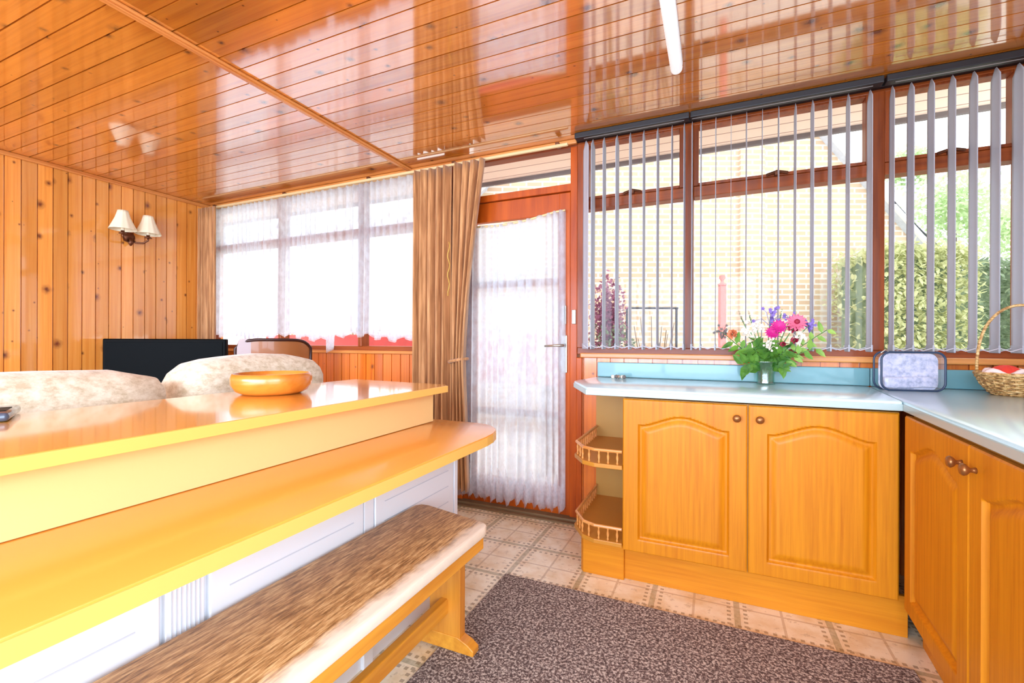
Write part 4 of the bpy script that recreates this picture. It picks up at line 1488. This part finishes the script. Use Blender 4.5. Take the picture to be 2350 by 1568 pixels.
xx, _ = pix(1722, 784, D)
obj('pilaster', MB().box(xx - cx0 - .17, xx - cx0 + .17, -.05, .02, 0, 5.0), m_brick, hs, world=False)


def cloud(mb, c, rx, ry, rz, n, l, bias=0.5):
    for _ in range(n):
        d = Vector((random.gauss(0, 1), random.gauss(0, 1), random.gauss(0, 1))).normalized()
        k = random.uniform(bias, 1.05)
        p = Vector((c[0] + d.x * rx * k, c[1] + d.y * ry * k, c[2] + d.z * rz * k))
        dd = Vector((random.gauss(0, 1), random.gauss(0, 1), random.gauss(0, 1)))
        mb.leaf(p, dd, Vector((random.gauss(0, 1), random.gauss(0, 1), 1)), l * random.uniform(.7, 1.3), l * .55, .2)


def hedge(mb, x0, x1, y0, y1, z0, z1, n, l):
    for _ in range(n):
        f_ = random.random()
        x = random.uniform(x0, x1); y = random.uniform(y0, y1); z = random.uniform(z0, z1)
        if f_ < .6: y = y0 + random.uniform(-.06, .08)
        elif f_ < .8: z = z1 + random.uniform(-.08, .08)
        elif f_ < .9: x = random.choice((x0, x1)) + random.uniform(-.06, .06)
        mb.leaf((x, y, z), Vector((random.gauss(0, 1), -abs(random.gauss(0, 1)), random.gauss(0, 1))), Vector((0, 0, 1)), l * random.uniform(.7, 1.3), l * .6, .2)
    return mb


def atpix(px, py, d):
    x, z = pix(px, py, d)
    p = R2 * x + F2 * d
    return Vector((p.x, p.y, z))


def gthing(name, label, cat, px, d, group=None, rot=YAW):
    p = atpix(px, 784, d)
    return thing(name, label, cat, (p.x, p.y, -.15), rot, group)


def hz(py, d): return pix(0, py, d)[1] + .15

# hedges (local frame: x to camera right, y away)
h = gthing('hedge', 'clipped yellow-green hedge outside the right window', 'hedge', 2120, 5.3)
ztop_ = hz(572, 5.3)
w_ = 5.3 / 1044.66 * 105
obj('foliage', hedge(MB(), -w_, w_, -.1, .8, .05, ztop_, 6500, .075), m_hedge, h, world=False)
obj('inner_branches', MB().box(-w_ + .08, w_ - .08, .08, .7, 0, ztop_ - .08), m_hedged, h, world=False)
h = gthing('hedge', 'darker green hedge beyond the basket at the far right', 'hedge', 2420, 7.0)
w_ = 7.0 / 1044.66 * 200
ztop_ = hz(602, 7.0)
obj('foliage', hedge(MB(), -w_, w_, -.1, .8, .05, ztop_, 7000, .085), m_hedged, h, world=False)
obj('inner_branches', MB().box(-w_ + .08, w_ - .08, .08, .7, 0, ztop_ - .08), m_hedged, h, world=False)
h = gthing('shrub', 'small loose green shrub against the brick wall at its right end', 'shrub', 1945, 6.05)
mb = MB(); cloud(mb, (0, 0, hz(670, 6.05)), .26, .2, .42, 700, .06, .2)
obj('foliage', mb, m_hedge, h, world=False)
obj('stem', MB().tube([(0, 0, 0), (.03, 0, .8), (0, 0, hz(670, 6.05))], [.03, .02, .01], 6), m_bark, h, world=False)
h = gthing('shrub', 'purple-leaved shrub outside the window nearest the door', 'shrub', 1395, 5.2)
mb = MB(); cloud(mb, (0, 0, hz(735, 5.2)), .22, .2, .55, 1700, .05, .1)
obj('foliage', mb, m_purp, h, world=False)
mb = MB(); cloud(mb, (.03, -.05, hz(800, 5.2)), .26, .2, .35, 700, .05, .1)
obj('lower_foliage', mb, m_hedged, h, world=False)
obj('stem', MB().tube([(0, 0, 0), (.02, 0, .6), (0, 0, hz(720, 5.2))], [.03, .02, .01], 6), m_bark, h, world=False)
# bare shrub
h = gthing('bare_shrub', 'leafless shrub in front of the brick wall behind the narrow blind', 'shrub', 1500, 5.0)
mb = MB()
for i in range(14):
    a = random.uniform(-1, 1); zt_ = hz(random.uniform(725, 790), 5.0)
    mb.tube([(0, 0, 0), (a * .1, 0, zt_ * .5), (a * .26, random.uniform(-.1, .1), zt_)], [.012, .008, .004], 5)
obj('branches', mb, m_bark, h, world=False)
# pale trees in the distance
for px, py, d, rx, rz_, lab in ((2185, 480, 13, 1.3, 1.5, 'pale green tree behind the hedge in the right window'), (2330, 520, 15, 1.4, 1.3, 'pale green tree furthest right beyond the dark hedge'),
                                (2085, 380, 16, .8, .7, 'small pale tree top beside the brick gable')):
    t_ = gthing('garden_tree', lab, 'tree', px, d)
    zc = hz(py, d)
    mb = MB(); cloud(mb, (0, 0, zc), rx, rx * .8, rz_, 1500, .16, .2)
    obj('crown', mb, m_treel, t_, world=False)
    obj('trunk', MB().tube([(0, 0, 0), (.1, 0, zc * .5), (0, 0, zc)], [.14, .1, .05], 8), m_bark, t_, world=False)
# red post with finial
t_ = gthing('garden_post', 'faded red post with ball finial standing before the brick wall', 'post', 1657, 5.4)
zt_ = hz(655, 5.4)
obj('shaft', MB().box(-.035, .035, -.035, .035, 0, zt_, .006), m_redpost, t_, world=False)
obj('finial', MB().lathe([(.045, 0), (.05, .02), (.02, .035), (.015, .06), (.038, .09), (.03, .12), (0, .13)], z=zt_, n=16), m_redpost, t_, world=False, smooth=True)
# washing-line rail
t_ = gthing('garden_rail', 'thin dark horizontal rail in front of the brick wall', 'rail', 1500, 5.6)
zt_ = hz(707, 5.6)
obj('bar', MB().tube([(-.35, 0, zt_), (.3, 0, zt_)], .014, 6), m_wire, t_, world=False)
for x in (-.33, .28): obj('post', MB().tube([(x, 0, 0), (x, 0, zt_)], .014, 6), m_wire, t_, world=False)
# telephone wire
a, b = atpix(2045, 455, 6.2), atpix(2345, 590, 9.0)
pts_ = []
for i in range(25):
    t = i / 24
    p = a.lerp(b, t); p.z -= .55 * math.sin(PI * min(1, t * 1.0)) * (1 - t * .3)
    pts_.append(tuple(p))
prop(obj('overhead_cable', MB().tube(pts_, .014, 5), m_wire, smooth=True, loc=pts_[0]), 'dark sagging cable strung from the brick house towards the trees', 'cable')
# wall bracket / aerial on the house corner
t_ = gthing('wall_aerial', 'slatted blue-grey aerial beside the corner of the brick house', 'aerial', 2080, 6.1)
t_.location.z = pix(0, 440, 6.1)[1]
for k in range(4): obj('element', MB().tube([(-.16 + .03 * k, 0, .02 + .06 * k), (.18 - .02 * k, 0, .02 + .06 * k)], .012, 6), m_rooft, t_, world=False)
obj('mast', MB().tube([(.0, 0, -.3), (.0, 0, .26)], .014, 6), m_rooft, t_, world=False)
# red planter seen below the net curtain
t_ = thing('garden_planter', 'red painted planter outside below the left net curtain', 'planter', (-3.4, 4.2, -.15))
obj('trough', MB().box(-5.2, -1.3, 4.0, 4.25, .72, 1.20, .02), m_redwall, t_)
for x in (-5.1, -3.3, -1.45): obj('leg', MB().box(x - .04, x + .04, 4.05, 4.2, -.15, .73), m_bark, t_)
mb = MB()
for i in range(22):
    cloud(mb, (random.uniform(-5.1, -1.4), 4.12, 1.24), .1, .08, .07, 30, .05, .1)
obj('planting', mb, m_hedge, t_)

# ------------------------------------------------------------------ groups of repeats
GROUPS = {'cut_flower': 'cut flowers in the bouquet', 'leafy_sprig': 'leafy sprigs in the bouquet', 'vertical_blind': 'vertical blinds over the right-hand windows',
          'lace_curtain': 'white lace net curtains', 'curtain': 'bronze curtains', 'cloth_bundle': 'cloth bundles in the wicker basket',
          'worktop': 'pale blue worktops', 'base_cabinet': 'honey oak base cabinets', 'hedge': 'garden hedges', 'garden_tree': 'trees beyond the hedges', 'shrub': 'garden shrubs'}
for o in bpy.data.objects:
    if o.parent is None and o.get('label'):
        g = GROUPS.get(o.name.split('.')[0])
        if g: o['group'] = g
